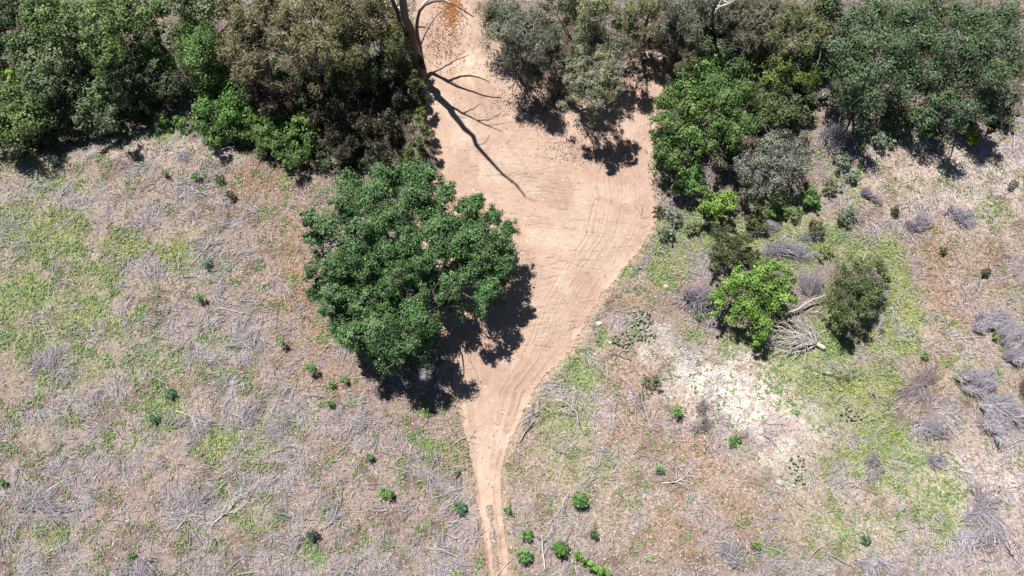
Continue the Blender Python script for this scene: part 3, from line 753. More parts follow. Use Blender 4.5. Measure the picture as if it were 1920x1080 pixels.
plant('oak_tree', 'olive green oak at the lower left corner of the wood', 'oak tree', [(33, 187, 46), (30, 235, 48), (8, 212, 40), (68, 228, 30), (62, 200, 32), (15, 258, 28), (-20, 240, 36)], 7, 3, ST_WOOD, group=GW)
plant('oak_tree', 'grey green oak with pale crown above the lime bush near the left border', 'oak tree', [(67, 77, 43), (67, 122, 40), (40, 95, 33), (85, 155, 34), (100, 112, 32)], 9, 5, ST_SILV, group=GW)
plant('oak_tree', 'yellowish green oak second from the upper left corner of the wood', 'oak tree', [(107, 50, 40), (65, 25, 38), (140, 28, 38), (90, 8, 34), (125, 78, 30)], 9.5, 6, ST_WOOD, group=GW)
plant('oak_tree', 'rounded olive oak casting the large black gap in the middle of the left wood', 'oak tree', [(187, 77, 46), (205, 105, 34), (160, 96, 36), (215, 62, 34), (172, 50, 36)], 10, 6, ST_WOOD, group=GW)
plant('oak_tree', 'small two tiered oak hanging over the round shade at the foot of the wood', 'oak tree', [(200, 160, 32), (190, 203, 36), (226, 185, 26), (165, 210, 30), (205, 228, 24), (176, 175, 24), (150, 190, 20)], 7.5, 3.5, ST_SILV, group=GW)
plant('oak_tree', 'dark olive oak at the top border left of the brown eucalyptus trees', 'oak tree', [(233, 20, 40), (273, 27, 36), (200, 8, 38), (305, 15, 30), (255, 48, 28)], 9.5, 6, ST_WOOD, group=GW)
plant('oak_tree', 'deep green oak beside the brown eucalyptus, above the bright laurel bush', 'oak tree', [(383, 77, 40), (377, 112, 38), (350, 70, 33), (390, 143, 30), (410, 100, 28), (360, 42, 30)], 8.5, 5, ST_LAUREL, group=GW)
plant('oak_tree', 'small shaded oak right below the bright green young tree', 'oak tree', [(293, 135, 28), (322, 155, 28), (265, 150, 25), (300, 168, 22)], 6, 4, ST_DARK, group=GW)
plant('oak_tree', 'olive oak cut by the top border just left of the eucalyptus twigs', 'oak tree', [(340, 12, 34), (378, 12, 34), (412, 22, 32), (345, -15, 34)], 8.5, 6, ST_SILV, group=GW)
plant('oak_tree', 'dark oak in the very upper left corner', 'oak tree', [(15, 35, 38), (10, 75, 34), (0, 5, 38), (-25, 60, 34), (38, 12, 28)], 7, 4, ST_DARK, group=GW)
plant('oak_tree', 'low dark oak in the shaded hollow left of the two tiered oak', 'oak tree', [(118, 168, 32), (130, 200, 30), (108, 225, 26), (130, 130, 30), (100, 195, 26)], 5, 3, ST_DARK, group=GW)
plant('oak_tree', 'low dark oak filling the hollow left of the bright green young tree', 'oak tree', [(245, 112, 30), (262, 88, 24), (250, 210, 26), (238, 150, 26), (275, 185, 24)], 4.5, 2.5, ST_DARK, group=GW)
plant('young_tree', 'slender bright green young tree lit among the dark oaks', 'tree', [(293, 80, 19), (286, 102, 20), (305, 110, 16), (297, 62, 12), (277, 98, 12)], 6.5, 4.5, ST_BRIGHT, .1)
plant('shrub', 'lime green bush at the left border inside the wood', 'shrub', [(22, 148, 17), (38, 145, 13), (12, 140, 12)], 4.5, 3.8, ST_LIME, .06, crown='foliage', stem='stem')
plant('shrub', 'large bright green laurel bush below the deep green oak', 'shrub', [(400, 187, 32), (440, 175, 28), (425, 208, 30), (382, 202, 24), (455, 200, 24), (420, 165, 20)], 4, 2.4, ST_BRIGHT, .09, crown='foliage', stem='stem')
plant('shrub', 'mid green rounded bush in front of the bright laurel, by the pale grass bank', 'shrub', [(378, 232, 27), (410, 245, 28), (397, 262, 20), (440, 252, 25), (455, 235, 20)], 3, 1.6, ST_LAUREL, .08, crown='foliage', stem='stem')
plant('shrub', 'low bright green bush in the notch between the wood and the bank', 'shrub', [(318, 230, 19), (340, 233, 15), (300, 226, 12)], 1.6, .9, ST_BRIGHT, .04, crown='foliage', stem='stem')
plant('shrub', 'wide dark green thicket on the curved bank under the eucalyptus', 'shrub', [(487, 232, 28), (517, 222, 26), (505, 255, 28), (540, 250, 28), (530, 280, 26), (497, 275, 23), (565, 282, 25), (580, 252, 24), (560, 225, 20), (550, 300, 18)], 3.6, 1.8, ST_LAUREL, .1, crown='foliage', stem='stem')

GE = 'eucalyptus trees left of the clearing'
ET = [(.50, .44, .40), (.40, .33, .28), (.58, .52, .48)]
plant('eucalyptus_tree', 'brownish eucalyptus with bare pale twigs nearest the deep green oak', 'eucalyptus', [(455, 40, 38), (482, 75, 36), (442, 90, 30), (470, 120, 30), (500, 40, 34), (452, 140, 22)], 11, 7, ST_EUC, .2, BARK_P, GE, twigs=14, twig_pal=ET)
plant('eucalyptus_tree', 'brownish eucalyptus second from the left with drooping tan foliage', 'eucalyptus', [(545, 25, 40), (580, 60, 38), (562, 100, 30), (605, 20, 38), (522, 72, 32), (610, 92, 30)], 13, 9, ST_EUC, .22, BARK_P, GE, twigs=14, twig_pal=ET)
plant('eucalyptus_tree', 'olive eucalyptus in the middle of the row with white twigs on top', 'eucalyptus', [(650, 28, 40), (690, 58, 38), (640, 75, 36), (722, 40, 32), (672, 100, 34), (700, 10, 30)], 13, 9, dict(ST_EUC, pal=[(.15, .15, .055), (.18, .155, .075), (.11, .125, .045)]), .24, BARK_P, GE, twigs=14, twig_pal=ET)
plant('eucalyptus_tree', 'green eucalyptus crowding the dead tree stems', 'eucalyptus', [(735, 85, 28), (716, 115, 28), (745, 112, 22), (690, 130, 26), (660, 138, 26), (625, 142, 26)], 10, 7.5, ST_EUCG, .2, BARK_P, GE, twigs=8, twig_pal=ET)
plant('eucalyptus_tree', 'low brown eucalyptus drooping above the dark thicket on the bank', 'eucalyptus', [(520, 182, 30), (492, 165, 26), (500, 202, 22), (480, 185, 20)], 6.5, 5, dict(ST_EUC, pal=[(.12, .085, .055), (.10, .085, .05), (.15, .11, .08)]), .14, BARK_P, GE, twigs=10, twig_pal=ET)
plant('eucalyptus_tree', 'shaded eucalyptus with hanging foliage tinted dark for shade behind the lone oak, left one', 'eucalyptus', [(640, 205, 32), (602, 185, 28), (622, 250, 28), (590, 215, 24), (660, 255, 28), (640, 290, 22)], 6, 3, ST_EUC_SHADE, .18, BARK_D, GE, twigs=6, twig_pal=[(.25, .2, .17)])
plant('eucalyptus_tree', 'shaded eucalyptus with hanging foliage tinted dark for shade behind the lone oak, right one by the dead tree', 'eucalyptus', [(692, 190, 32), (722, 232, 30), (742, 182, 26), (702, 282, 24), (745, 268, 22), (680, 235, 26), (760, 220, 18)], 6.5, 3, ST_EUC_SHADE, .18, BARK_D, GE, twigs=6, twig_pal=[(.25, .2, .17)])
plant('young_tree', 'small yellow green eucalyptus sapling at the foot of the dead tree', 'tree', [(785, 115, 14), (780, 138, 16), (793, 160, 14), (772, 158, 12)], 5, 3.5, ST_EUCG, .07, BARK_P)
plant('young_tree', 'yellow green sapling strip below the dead tree, above the lone oak', 'tree', [(785, 212, 16), (796, 240, 14), (788, 190, 12), (772, 288, 20), (785, 265, 14), (760, 300, 14)], 4.5, 2.5, dict(ST_EUCG, pal=[(.12, .17, .045), (.15, .19, .06), (.09, .13, .04)]), .08, BARK_P)

GM = 'feathery grey green trees at the top right of the clearing'
ST_ = [(.46, .43, .42), (.36, .33, .33), (.55, .52, .50)]
plant('feathery_tree', 'dark feathery tree at the top border right of the dirt path', 'tree', [(925, 30, 34), (960, 25, 34), (940, 62, 30), (985, 50, 34), (1010, 25, 32), (1030, 60, 30), (995, 85, 24), (965, 85, 20)], 9, 5.5, ST_SHED, .16, BARK_D, GM, twigs=10, twig_pal=ST_, base_px=(975, 150), limbs=8)
plant('shrub', 'dark low brush under the dark feathery tree beside the dirt', 'shrub', [(1000, 132, 20), (1022, 115, 22), (1040, 100, 20), (985, 112, 14)], 4, 2.5, ST_SHED, .06, BARK_D, twigs=14, twig_pal=ST_, crown='foliage', stem='stem')
plant('feathery_tree', 'pale feathery tree leaning over the clearing with its round shadow on the dirt', 'tree', [(1115, 60, 30), (1090, 85, 27), (1140, 85, 28), (1110, 110, 30), (1075, 120, 20), (1150, 125, 23), (1068, 150, 16), (1100, 150, 25), (1135, 160, 26), (1160, 165, 14), (1115, 185, 18), (1122, 203, 12), (1125, 135, 24), (1095, 125, 22), (1145, 145, 20), (1120, 85, 24)], 8.6, 6.4, dict(ST_SHE, dens=430), .17, BARK_D, GM, base_px=(1046, 176), twigs=10, twig_pal=ST_, fork=.45)
plant('feathery_tree', 'feathery tree at the top border behind the pale leaning one', 'tree', [(1075, 8, 32), (1120, 12, 32), (1100, 36, 24), (1050, -10, 28)], 10, 7.5, ST_OLIVE, .15, BARK_D, GM, twigs=8, twig_pal=ST_)
plant('feathery_tree', 'yellow olive feathery tree with a dark forked trunk at the top border', 'tree', [(1178, 25, 30), (1190, 58, 22), (1215, 8, 28), (1162, 45, 18), (1240, -5, 24)], 9, 6.5, ST_OLIVE, .14, BARK_D, GM, base_px=(1208, 118), twigs=8, twig_pal=ST_)
plant('feathery_tree', 'dark olive feathery tree between the forked trunk and the tall bare trunk', 'tree', [(1265, 22, 30), (1252, 55, 27), (1290, 45, 30), (1300, 8, 30), (1275, 78, 20)], 8.5, 5.5, ST_SHED, .14, BARK_D, GM, twigs=8, twig_pal=ST_)
plant('shrub', 'olive brush at the right foot of the dark olive feathery tree', 'shrub', [(1325, 62, 22), (1312, 95, 22), (1290, 112, 18), (1275, 130, 14)], 4, 2, ST_CHAM, .07, twigs=10, twig_pal=ST_, crown='foliage', stem='stem')
plant('feathery_tree', 'grey olive tree right of the tall bare trunk at the top border', 'tree', [(1390, 18, 34), (1420, 45, 32), (1378, 52, 24), (1440, 12, 32), (1402, 74, 22)], 8, 5, dict(ST_OLIVE, pal=[(.15, .15, .085), (.19, .185, .11), (.11, .12, .06)]), .14, BARK_D, GM, twigs=14, twig_pal=ST_)
plant('feathery_tree', 'yellow olive tree between the tall bare trunk and the big dark oaks', 'tree', [(1480, 28, 34), (1510, 55, 30), (1462, 60, 28), (1530, 18, 32), (1502, 84, 20), (1545, 55, 24), (1480, 90, 18)], 8, 5, ST_OLIVE, .14, BARK_D, GM, twigs=8, twig_pal=ST_)
plant('shrub', 'bare purplish brush heap above the big green shrub', 'shrub', [(1432, 85, 18), (1412, 92, 14), (1452, 88, 14)], 2.6, 1.6, dict(ST_GREYG, oddp=.7, dens=60), .05, twigs=50, twig_pal=[(.34, .27, .26), (.42, .36, .36)], crown='foliage', stem='stem')

plant('shrub', 'shaded brown brush left of the right dirt path under the feathery trees', 'shrub', [(1175, 88, 20), (1195, 98, 18), (1160, 98, 14), (1215, 80, 18)], 2.2, 1.2, dict(ST_SHED, pal=[(.14, .10, .07), (.10, .085, .06), (.18, .13, .09)], dens=200), .05, twigs=30, twig_pal=[(.26, .2, .17), (.4, .33, .28)], crown='foliage', stem='stem')
plant('shrub', 'shaded brown brush at the top end of the right dirt path', 'shrub', [(1245, 88, 20), (1265, 100, 18), (1235, 72, 18), (1262, 78, 18)], 2.2, 1.2, dict(ST_SHED, pal=[(.14, .10, .07), (.10, .085, .06), (.18, .13, .09)], dens=200), .05, twigs=30, twig_pal=[(.26, .2, .17), (.4, .33, .28)], crown='foliage', stem='stem')
plant('shrub', 'dark green brush between the tall bare trunk and the huge rounded shrub', 'shrub', [(1335, 85, 20), (1365, 95, 18), (1385, 90, 18), (1320, 105, 16), (1350, 60, 16)], 3, 1.6, ST_DARK, .05, twigs=14, twig_pal=ST_, crown='foliage', stem='stem')
plant('feathery_tree', 'dark olive tree behind the tall bare trunk at the top border', 'tree', [(1335, 15, 28), (1350, 40, 24), (1325, -10, 26), (1365, 5, 24)], 8, 5.5, ST_SHED, .12, BARK_D, GM, twigs=8, twig_pal=ST_)
plant('oak_tree', 'dark oak wedged at the top border between the yellow olive tree and the big oaks', 'oak tree', [(1555, 15, 30), (1560, -15, 30), (1575, 60, 24), (1550, 85, 20)], 8, 5, ST_DARK, .15, BARK_G)
plant('eucalyptus_tree', 'brown eucalyptus at the top border left of the log', 'eucalyptus', [(430, 5, 30), (560, -5, 34), (500, -8, 34), (620, -10, 34), (680, -15, 30)], 11, 8, ST_EUC, .2, BARK_P, GE, twigs=10, twig_pal=ET)
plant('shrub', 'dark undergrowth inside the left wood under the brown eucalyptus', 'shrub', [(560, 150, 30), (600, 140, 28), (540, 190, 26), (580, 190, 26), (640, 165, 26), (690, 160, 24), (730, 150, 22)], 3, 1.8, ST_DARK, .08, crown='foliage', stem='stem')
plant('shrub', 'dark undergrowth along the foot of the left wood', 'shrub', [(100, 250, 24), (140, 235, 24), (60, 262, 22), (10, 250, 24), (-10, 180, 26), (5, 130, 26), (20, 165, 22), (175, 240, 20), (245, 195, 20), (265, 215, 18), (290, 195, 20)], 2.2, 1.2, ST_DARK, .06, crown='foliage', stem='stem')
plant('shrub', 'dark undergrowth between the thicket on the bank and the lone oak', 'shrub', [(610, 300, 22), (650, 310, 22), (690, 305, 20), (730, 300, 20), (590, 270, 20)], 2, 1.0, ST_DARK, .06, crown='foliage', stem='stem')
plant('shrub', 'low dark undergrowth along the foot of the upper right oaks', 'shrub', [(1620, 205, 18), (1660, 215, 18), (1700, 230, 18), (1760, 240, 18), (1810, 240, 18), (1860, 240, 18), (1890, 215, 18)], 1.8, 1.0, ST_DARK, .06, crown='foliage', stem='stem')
plant('large_shrub', 'huge rounded green shrub bordering the right side of the dirt clearing', 'shrub', [(1345, 110, 34), (1312, 130, 32), (1380, 130, 34), (1290, 165, 34), (1340, 165, 37), (1252, 190, 28), (1300, 205, 35), (1365, 190, 37), (1247, 230, 26), (1400, 170, 32), (1340, 235, 34), (1290, 248, 32),
      (1385, 230, 32), (1240, 272, 24), (1265, 265, 25), (1236, 298, 22), (1265, 303, 24), (1320, 270, 27), (1370, 262, 27), (1228, 250, 16), (1345, 85, 16)], 6.5, 2.8, ST_LAUREL, .2, BARK_G, crown='foliage', stem='stem', limbs=20)
plant('shrub', 'yellow green shrub on the upper right shoulder of the huge rounded shrub', 'shrub', [(1430, 110, 27), (1465, 120, 25), (1500, 110, 26), (1520, 138, 22), (1502, 150, 24), (1452, 148, 26), (1480, 92, 14)], 5.5, 3, dict(ST_LAUREL, pal=[(.13, .19, .045), (.17, .21, .06), (.10, .16, .035)]), .1, BARK_G, crown='foliage', stem='stem')
plant('shrub', 'olive green shrub on the right flank of the huge rounded shrub', 'shrub', [(1440, 190, 30), (1480, 180, 28), (1510, 182, 20), (1470, 214, 28), (1432, 224, 26), (1500, 214, 20)], 4.6, 2.2, dict(ST_LAUREL, pal=[(.12, .16, .06), (.15, .18, .085), (.09, .13, .045)]), .1, BARK_G, twigs=6, crown='foliage', stem='stem')
plant('shrub', 'grey lavender green shrub at the lower right of the huge rounded shrub', 'shrub', [(1415, 285, 28), (1450, 267, 30), (1488, 272, 26), (1440, 305, 30), (1478, 310, 28), (1410, 325, 26), (1508, 290, 20), (1450, 342, 22), (1498, 325, 18), (1420, 358, 18), (1392, 302, 18)], 3.8, 1.8, ST_GREYG, .1, BARK_G, twigs=26, twig_pal=[(.44, .40, .44), (.36, .32, .36), (.52, .48, .50)], crown='foliage', stem='stem')
plant('shrub', 'bright green low bush in the shade below the huge rounded shrub, beside the dirt', 'shrub', [(1287, 340, 24), (1305, 330, 18), (1272, 354, 15), (1310, 354, 16)], 2, 1.2, ST_BRIGHT, .05, crown='foliage', stem='stem')
plant('shrub', 'vivid lime bush at the foot of the huge rounded shrub', 'shrub', [(1345, 385, 26), (1328, 392, 18), (1365, 375, 19), (1337, 405, 14), (1370, 392, 14), (1320, 380, 10)], 2.4, 1.2, ST_LIME, .05, crown='foliage', stem='stem')

RO = [(1590, 40, 40), (1640, 25, 40), (1690, 30, 40), (1580, 95, 36), (1625, 85, 38), (1680, 85, 40), (1567, 138, 24), (1605, 145, 34), (1655, 140, 36), (1705, 130, 34), (1590, 182, 28), (1640, 188, 26), (1690, 175, 26), (1710, 212, 18)]
RO2 = [(1740, 20, 38), (1790, 30, 40), (1840, 40, 40), (1890, 30, 40), (1735, 75, 38), (1785, 90, 36), (1835, 95, 36), (1880, 85, 40), (1755, 140, 34), (1815, 150, 34), (1865, 145, 36), (1900, 130, 30), (1860, 188, 32), (1895, 178, 22), (1770, 188, 28), (1810, 203, 30), (1740, 218, 24), (1790, 232, 20), (1850, 222, 22)]
ST_RO = dict(ST_OAK, fill=.1, dens=250, L=.18, W=.115, pal=[(.08, .14, .058), (.12, .19, .08), (.055, .10, .042), (.155, .21, .115)], oddp=.035, odd=[(.30, .24, .19), (.22, .17, .13)])
plant('oak_tree', 'big grey green oak in the upper right, the one nearer the yellow olive tree', 'oak tree', RO, 8, 3.4, ST_RO, .32, BARK_G, limbs=16, twigs=5)
plant('oak_tree', 'biggest dark oak in the upper right corner with deep shade along its foot', 'oak tree', RO2, 8, 3.2, ST_RO, .36, BARK_G, limbs=18, twigs=5)

plant('shrub', 'dense dark olive shrub standing alone right of the fallen dead tree', 'shrub', [(1600, 500, 22), (1640, 500, 22), (1580, 530, 24), (1620, 530, 28), (1652, 530, 20), (1573, 562, 22), (1610, 565, 28), (1643, 560, 20), (1595, 598, 22), (1624, 588, 18), (1592, 618, 14), (1630, 548, 24), (1600, 540, 24), (1590, 580, 22)], 3.2, 1.3, dict(ST_CHAM, pal=[(.115, .155, .055), (.16, .195, .075), (.085, .12, .045)]), .09, crown='foliage', stem='stem', twigs=6)
plant('shrub', 'large light green shrub with drooping lobes left of the fallen dead tree', 'shrub', [(1430, 505, 24), (1455, 500, 18), (1390, 525, 26), (1362, 535, 22), (1350, 563, 20), (1420, 545, 28), (1460, 540, 26), (1400, 575, 26), (1440, 580, 24), (1475, 560, 22), (1484, 520, 15), (1380, 593, 18), (1430, 610, 22), (1425, 636, 16), (1345, 583, 12)], 3.2, 1.4, ST_SHRUB, .09, crown='foliage', stem='stem')
plant('shrub', 'dark olive scrub bush just above the large light green shrub', 'shrub', [(1350, 440, 22), (1375, 460, 25), (1346, 473, 22), (1395, 450, 18), (1342, 498, 14), (1370, 488, 17), (1360, 425, 12)], 2.2, 1.0, ST_CHAM, .07, crown='foliage', stem='stem')

# smaller shrubs standing free on the slopes: (px, py, r, height, style, label)
FREE = [
    (1265, 405, 17, .9, ST_SAGE, 'pale blue green sage bush by the right rim of the dirt, the upper of two'),
    (1250, 437, 17, .8, ST_SAGE, 'pale blue green sage bush by the right rim of the dirt, the lower of two'),
    (1618, 236, 21, 1.0, ST_SAGE, 'grey green rounded bush under the left end of the upper right oaks'),
    (1656, 262, 22, 1.0, ST_SAGE, 'larger grey green bush in front of the upper right oaks'),
    (1690, 238, 18, .9, dict(ST_SAGE, pal=[(.20, .24, .13), (.26, .29, .18)]), 'olive grey bush close under the middle of the upper right oaks'),
    (1580, 300, 19, .9, ST_SAGE, 'grey green bush right of the bare grey tree'),
    (1588, 402, 20, 1.0, ST_SAGE, 'dull grey green bush on the open slope right of the lime bush'),
    (1520, 372, 22, 1.1, ST_BRIGHT, 'green bush at the lower right edge of the grey lavender shrub'),
    (1530, 428, 18, .9, ST_CHAM, 'small olive scrub left of the dull grey green bush'),
    (1680, 395, 9, .5, ST_CHAM, 'tiny olive tuft on the upper right slope'),
    (1825, 258, 17, .9, ST_YEL, 'bright yellow flowering bush below the upper right corner oak'),
    (1740, 245, 17, .9, ST_BRIGHT, 'green bush at the foot of the biggest oak, left of the yellow one'),
    (1222, 716, 20, .7, dict(ST_CHAM, dens=110, pal=[(.13, .17, .09), (.17, .19, .12)]), 'thin grey green bush at the left rim of the white chalk patch'),
    (1377, 827, 13, .4, ST_SMALL, 'low elongated green mat below the white chalk patch'),
    (1312, 592, 10, .35, ST_LIME, 'little lime green plant at the foot of the grey twig bush'),
    (375, 558, 10, .7, ST_SMALL, 'small round green shrub alone in the middle of the left slope'),
    (388, 495, 10, .5, ST_SMALLB, 'small blue green shrub left of the oak, above the round one'),
    (528, 642, 9, .9, ST_SMALL, 'small upright green shrub, the upper of two left of the lone oak shade'),
    (584, 690, 11, 1.1, ST_SMALL, 'small upright green shrub, the lower of two left of the lone oak shade'),
    (646, 711, 9, .6, ST_SMALL, 'small leaning green shrub touching the left edge of the oak shade'),
    (622, 721, 7, .5, ST_SMALL, 'tiny green shrub between two bigger ones under the oak shade'),
    (620, 756, 8, .5, ST_SMALL, 'tiny round green shrub lowest of those left of the oak shade'),
    (693, 856, 8, .6, ST_SMALL, 'tiny green shrub on the lower left slope, halfway to the track'),
    (857, 885, 6, .4, ST_SMALL, 'tiny green shrub just left of the narrow track'),
    (725, 922, 13, .9, ST_SMALL, 'round green shrub left of the blue green star shaped one by the track'),
    (862, 950, 14, .8, ST_SMALLB, 'blue green star shaped shrub left of the narrow track'),
    (586, 1003, 12, .6, dict(ST_SMALLB, pal=[(.10, .14, .12), (.07, .10, .09)]), 'dark grey green shrub at the bottom of the left slope'),
    (951, 957, 9, .5, ST_SMALL, 'small green shrub touching the right side of the narrow track'),
    (988, 1004, 12, .6, dict(ST_SMALL, pal=[(.15, .30, .06), (.20, .34, .08)]), 'light green shrub, topmost of the cluster at the end of the track'),
    (984, 1042, 15, .8, ST_SMALL, 'green shrub with dark base, lowest of the cluster at the end of the track'),
    (1052, 1031, 16, .9, dict(ST_SMALL, pal=[(.14, .29, .06), (.09, .2, .05)]), 'round green shrub at the bottom, between the track end and the long bush'),
    (1088, 937, 17, 1.0, ST_SMALL, 'big round green shrub right of the narrow track'),
    (1113, 1001, 9, .7, dict(ST_SMALL, pal=[(.12, .22, .05), (.08, .13, .05)]), 'small olive shrub below the big round one'),
    (1269, 769, 12, 1.1, ST_SMALL, 'round green bush with a black shadow left of the white chalk patch'),
    (1237, 880, 9, .6, ST_SMALL, 'small green shrub beside pale fallen sticks below the chalk patch'),
    (1418, 1022, 10, .4, dict(ST_SMALL, pal=[(.2, .34, .09), (.25, .37, .12)]), 'pale green tuft near the bottom right of center'),
    (1625, 1012, 11, .4, ST_SMALLB, 'dull green tuft on the lower right slope'),
    (1735, 667, 8, .4, dict(ST_SMALL, pal=[(.18, .34, .09), (.23, .37, .12)]), 'pale green tuft between the lone dark shrub and the swept grey bushes'),
    (1870, 630, 11, .4, dict(ST_SMALL, pal=[(.2, .36, .09), (.25, .4, .12)]), 'light green tuft wedged between the two upper swept grey bushes'),
    (1905, 780, 11, .5, ST_BRIGHT, 'green bush at the right border beside the lowest swept grey bush'),
    (100, 300, 10, .7, ST_SMALLB, 'pale green small shrub at the lit edge of the left wood shade'),
    (365, 330, 9, .6, ST_SMALL, 'small dark green shrub on the upper left slope below the bank'),
    (432, 365, 9, .6, ST_CHAM, 'small olive shrub on the brown patch of the upper left slope'),
    (310, 326, 7, .5, ST_SMALL, 'tiny green shrub below the pale grass bank'),
    (410, 335, 10, .5, dict(ST_SMALL, pal=[(.17, .28, .08), (.13, .22, .07)]), 'light green shrub between two darker ones below the bank'),
    (320, 738, 12, .5, ST_SMALLB, 'bushy blue green plant in the weeds of the left slope'),
    (290, 785, 11, .4, ST_SMALLB, 'flat blue green plant below the bushy one on the left slope'),
    (247, 1040, 7, .4, ST_SMALL, 'tiny green plant in grey brush near the bottom left'),
    (4, 905, 9, .5, ST_SMALL, 'green plant cut by the left border low in the picture'),
]
FREE += [
    (1420, 415, 22, 1.0, ST_CHAM, 'olive scrub between the vivid lime bush and the low grey bush'),
    (1300, 425, 18, .7, dict(ST_SAGE, pal=[(.24, .30, .14), (.30, .34, .18)]), 'low yellowish scrub left of the dark olive scrub bush'),
    (1460, 395, 20, .8, ST_BRIGHT, 'green weeds mound under the grey lavender shrub'),
    (1490, 400, 16, .7, dict(ST_SAGE, pal=[(.20, .27, .10), (.26, .31, .15)]), 'low green mound right of the weeds mound under the grey lavender shrub'),
    (1560, 350, 18, .8, dict(ST_SAGE, pal=[(.20, .25, .12), (.26, .29, .17)]), 'olive mound right of the green bush at the grey lavender shrub'),
    (1545, 470, 17, .6, dict(ST_SAGE, pal=[(.26, .34, .12), (.32, .38, .16)]), 'yellow green low mound left above the dense dark olive shrub'),
    (1405, 480, 18, .9, ST_CHAM, 'olive brush squeezed between the dark scrub bush and the light green shrub'),
    (1235, 395, 12, .5, ST_CHAM, 'small olive tuft on the right rim of the dirt above the sage bushes'),
    (1600, 330, 15, .7, ST_SAGE, 'grey tuft on the beige slope below the bare grey tree like bush'),
    (1770, 470, 8, .4, ST_CHAM, 'tiny dark tuft on the reddish patch of the right slope'),
    (1850, 510, 10, .5, ST_CHAM, 'small dark tuft alone on the reddish right slope'),
    (1900, 345, 10, .5, ST_SAGE, 'pale tuft at the right border on the beige slope'),
]
for px_, py_, r_, h_, st_, lab in FREE:
    k = 5 if r_ < 14 else 8
    lob = [(px_, py_, r_ * .62)]
    for j in range(k):
        a_ = 2 * math.pi * (j + random.random() * .5) / k
        lob.append((px_ + math.cos(a_) * r_ * .6, py_ + math.sin(a_) * r_ * .55, r_ * random.uniform(.34, .55)))
    plant('small_shrub', lab, 'shrub', lob, h_, h_ * .55, st_, .025, BARK_D, 'small shrubs standing free on the slopes', crown='foliage', stem='stem', limbs=5)
plant('small_shrub', 'long lime green bush cut by the bottom border right of the track end', 'shrub', [(1090, 1045, 11), (1105, 1058, 13), (1122, 1070, 13), (1135, 1080, 12), (1078, 1038, 8)], .9, .5, dict(ST_LIME, dens=400, L=.13, W=.08, pal=[(.17, .36, .05), (.22, .42, .07), (.13, .28, .04)]), .03, BARK_D, 'small shrubs standing free on the slopes', crown='foliage', stem='stem')

# ------------------------------------------------------------------ grey leafless bushes
def twig_bush(label, px, py, rx_px, ry_px, h, n, pal, seed, swept=None, group='grey leafless bushes on the right slope', dens_leaf=0):
    rng = np.random.default_rng(seed)
    b = at(px, py); s = mpp(px, py)
    base = np.array([b[0], b[1], G(b[0], b[1])])
    t = thing('bare_bush', label, 'bush', base, group)
    rx, ry = rx_px * s, ry_px * s
    a = rng.uniform(0, 2 * math.pi, n); q = rng.random(n) ** .5
    if swept is not None:                            # wavy tufts all leaning the same way
        m = 22
        ta = rng.uniform(0, 2 * math.pi, m); tq = rng.random(m) ** .5 * .95
        tc = base + np.stack([np.cos(ta) * tq * rx, np.sin(ta) * tq * ry, h * .12 * np.ones(m)], -1)
        td = swept + rng.normal(0, .55, m)
        k = rng.integers(0, m, n)
        an = td[k] + rng.normal(0, .42, n); ln = rng.uniform(.30, .7, n) * (rx + ry) * .5
        A = tc[k] + rng.normal(0, .10, (n, 3)) * np.array([1, 1, .2])
        end = A + np.stack([np.cos(an) * ln, np.sin(an) * ln, h * rng.uniform(.25, .8, n)], -1)
        P = curve_paths(A, end, 4, .28, .07, rng)
    elif h < .65:                                    # cut brush lying in crossing fans
        m = 5
        fo = base + np.stack([rng.uniform(-.7, .7, m) * rx, rng.uniform(-.7, .7, m) * ry, np.full(m, .05)], -1)
        fd = rng.uniform(0, 2 * math.pi) + rng.normal(0, .8, m)
        k = rng.integers(0, m, n)
        an = fd[k] + rng.normal(0, .38, n); ln = rng.uniform(.25, .95, n) * max(rx, ry)
        A = fo[k] + rng.normal(0, .22, (n, 3)) * np.array([1, 1, .1])
        end = A + np.stack([np.cos(an) * ln, np.sin(an) * ln, h * rng.uniform(.1, .9, n)], -1)
        P = curve_paths(A, end, 4, .06, .10, rng)
    else:                                            # a living bush shape of many bare stems, several clumps
        m = 6
        fo = base + np.stack([rng.uniform(-.55, .55, m) * rx, rng.uniform(-.55, .55, m) * ry, np.zeros(m)], -1)
        k = rng.integers(0, m, n)
        A = fo[k] + rng.normal(0, .10, (n, 3)) * np.array([1, 1, .1])
        fr = rng.uniform(.45, .8, m)[k]
        end = fo[k] + np.stack([np.cos(a) * q * rx * fr + .12 * rx, np.sin(a) * q * ry * fr, h * np.sqrt(np.clip(1.1 - q * q, .1, 1)) * rng.uniform(.5, 1.1, n)], -1)
        P = curve_paths(A, end, 4, .08, .13, rng)
    P[:, :, 2] = np.maximum(P[:, :, 2], base[2] - .02)
    R = rng.uniform(.012, .024, (n, 1)) * np.linspace(1, .45, 4)[None]
    V, fs = prisms(P, R, 3, cap=False)
    C = np.repeat(mixc(pal, n, rng) * rng.uniform(.8, 1.15, (n, 1)), 12, 0)
    build('branches', V, fs, M_TWIG, t, C, base)
    m = 7
    P = curve_paths(base - np.array([0, 0, .05]), base + np.stack([rng.normal(0, rx_px * s * .35, m), rng.normal(0, ry_px * s * .35, m), np.full(m, h * .6)], -1), 5, .0, .1, rng)
    V, fs = prisms(P, np.linspace(.05, .02, 5)[None] * np.ones((m, 1)), 5)
    build('stem', V, fs, M_WOOD, t, np.repeat(mixc(BARK_G, m, rng), 25, 0), base)
    return t
LAV = [(.48, .43, .49), (.39, .34, .39), (.56, .51, .55), (.31, .27, .30)]
SWP = [(.54, .49, .52), (.44, .40, .43), (.62, .58, .60), (.35, .31, .34)]
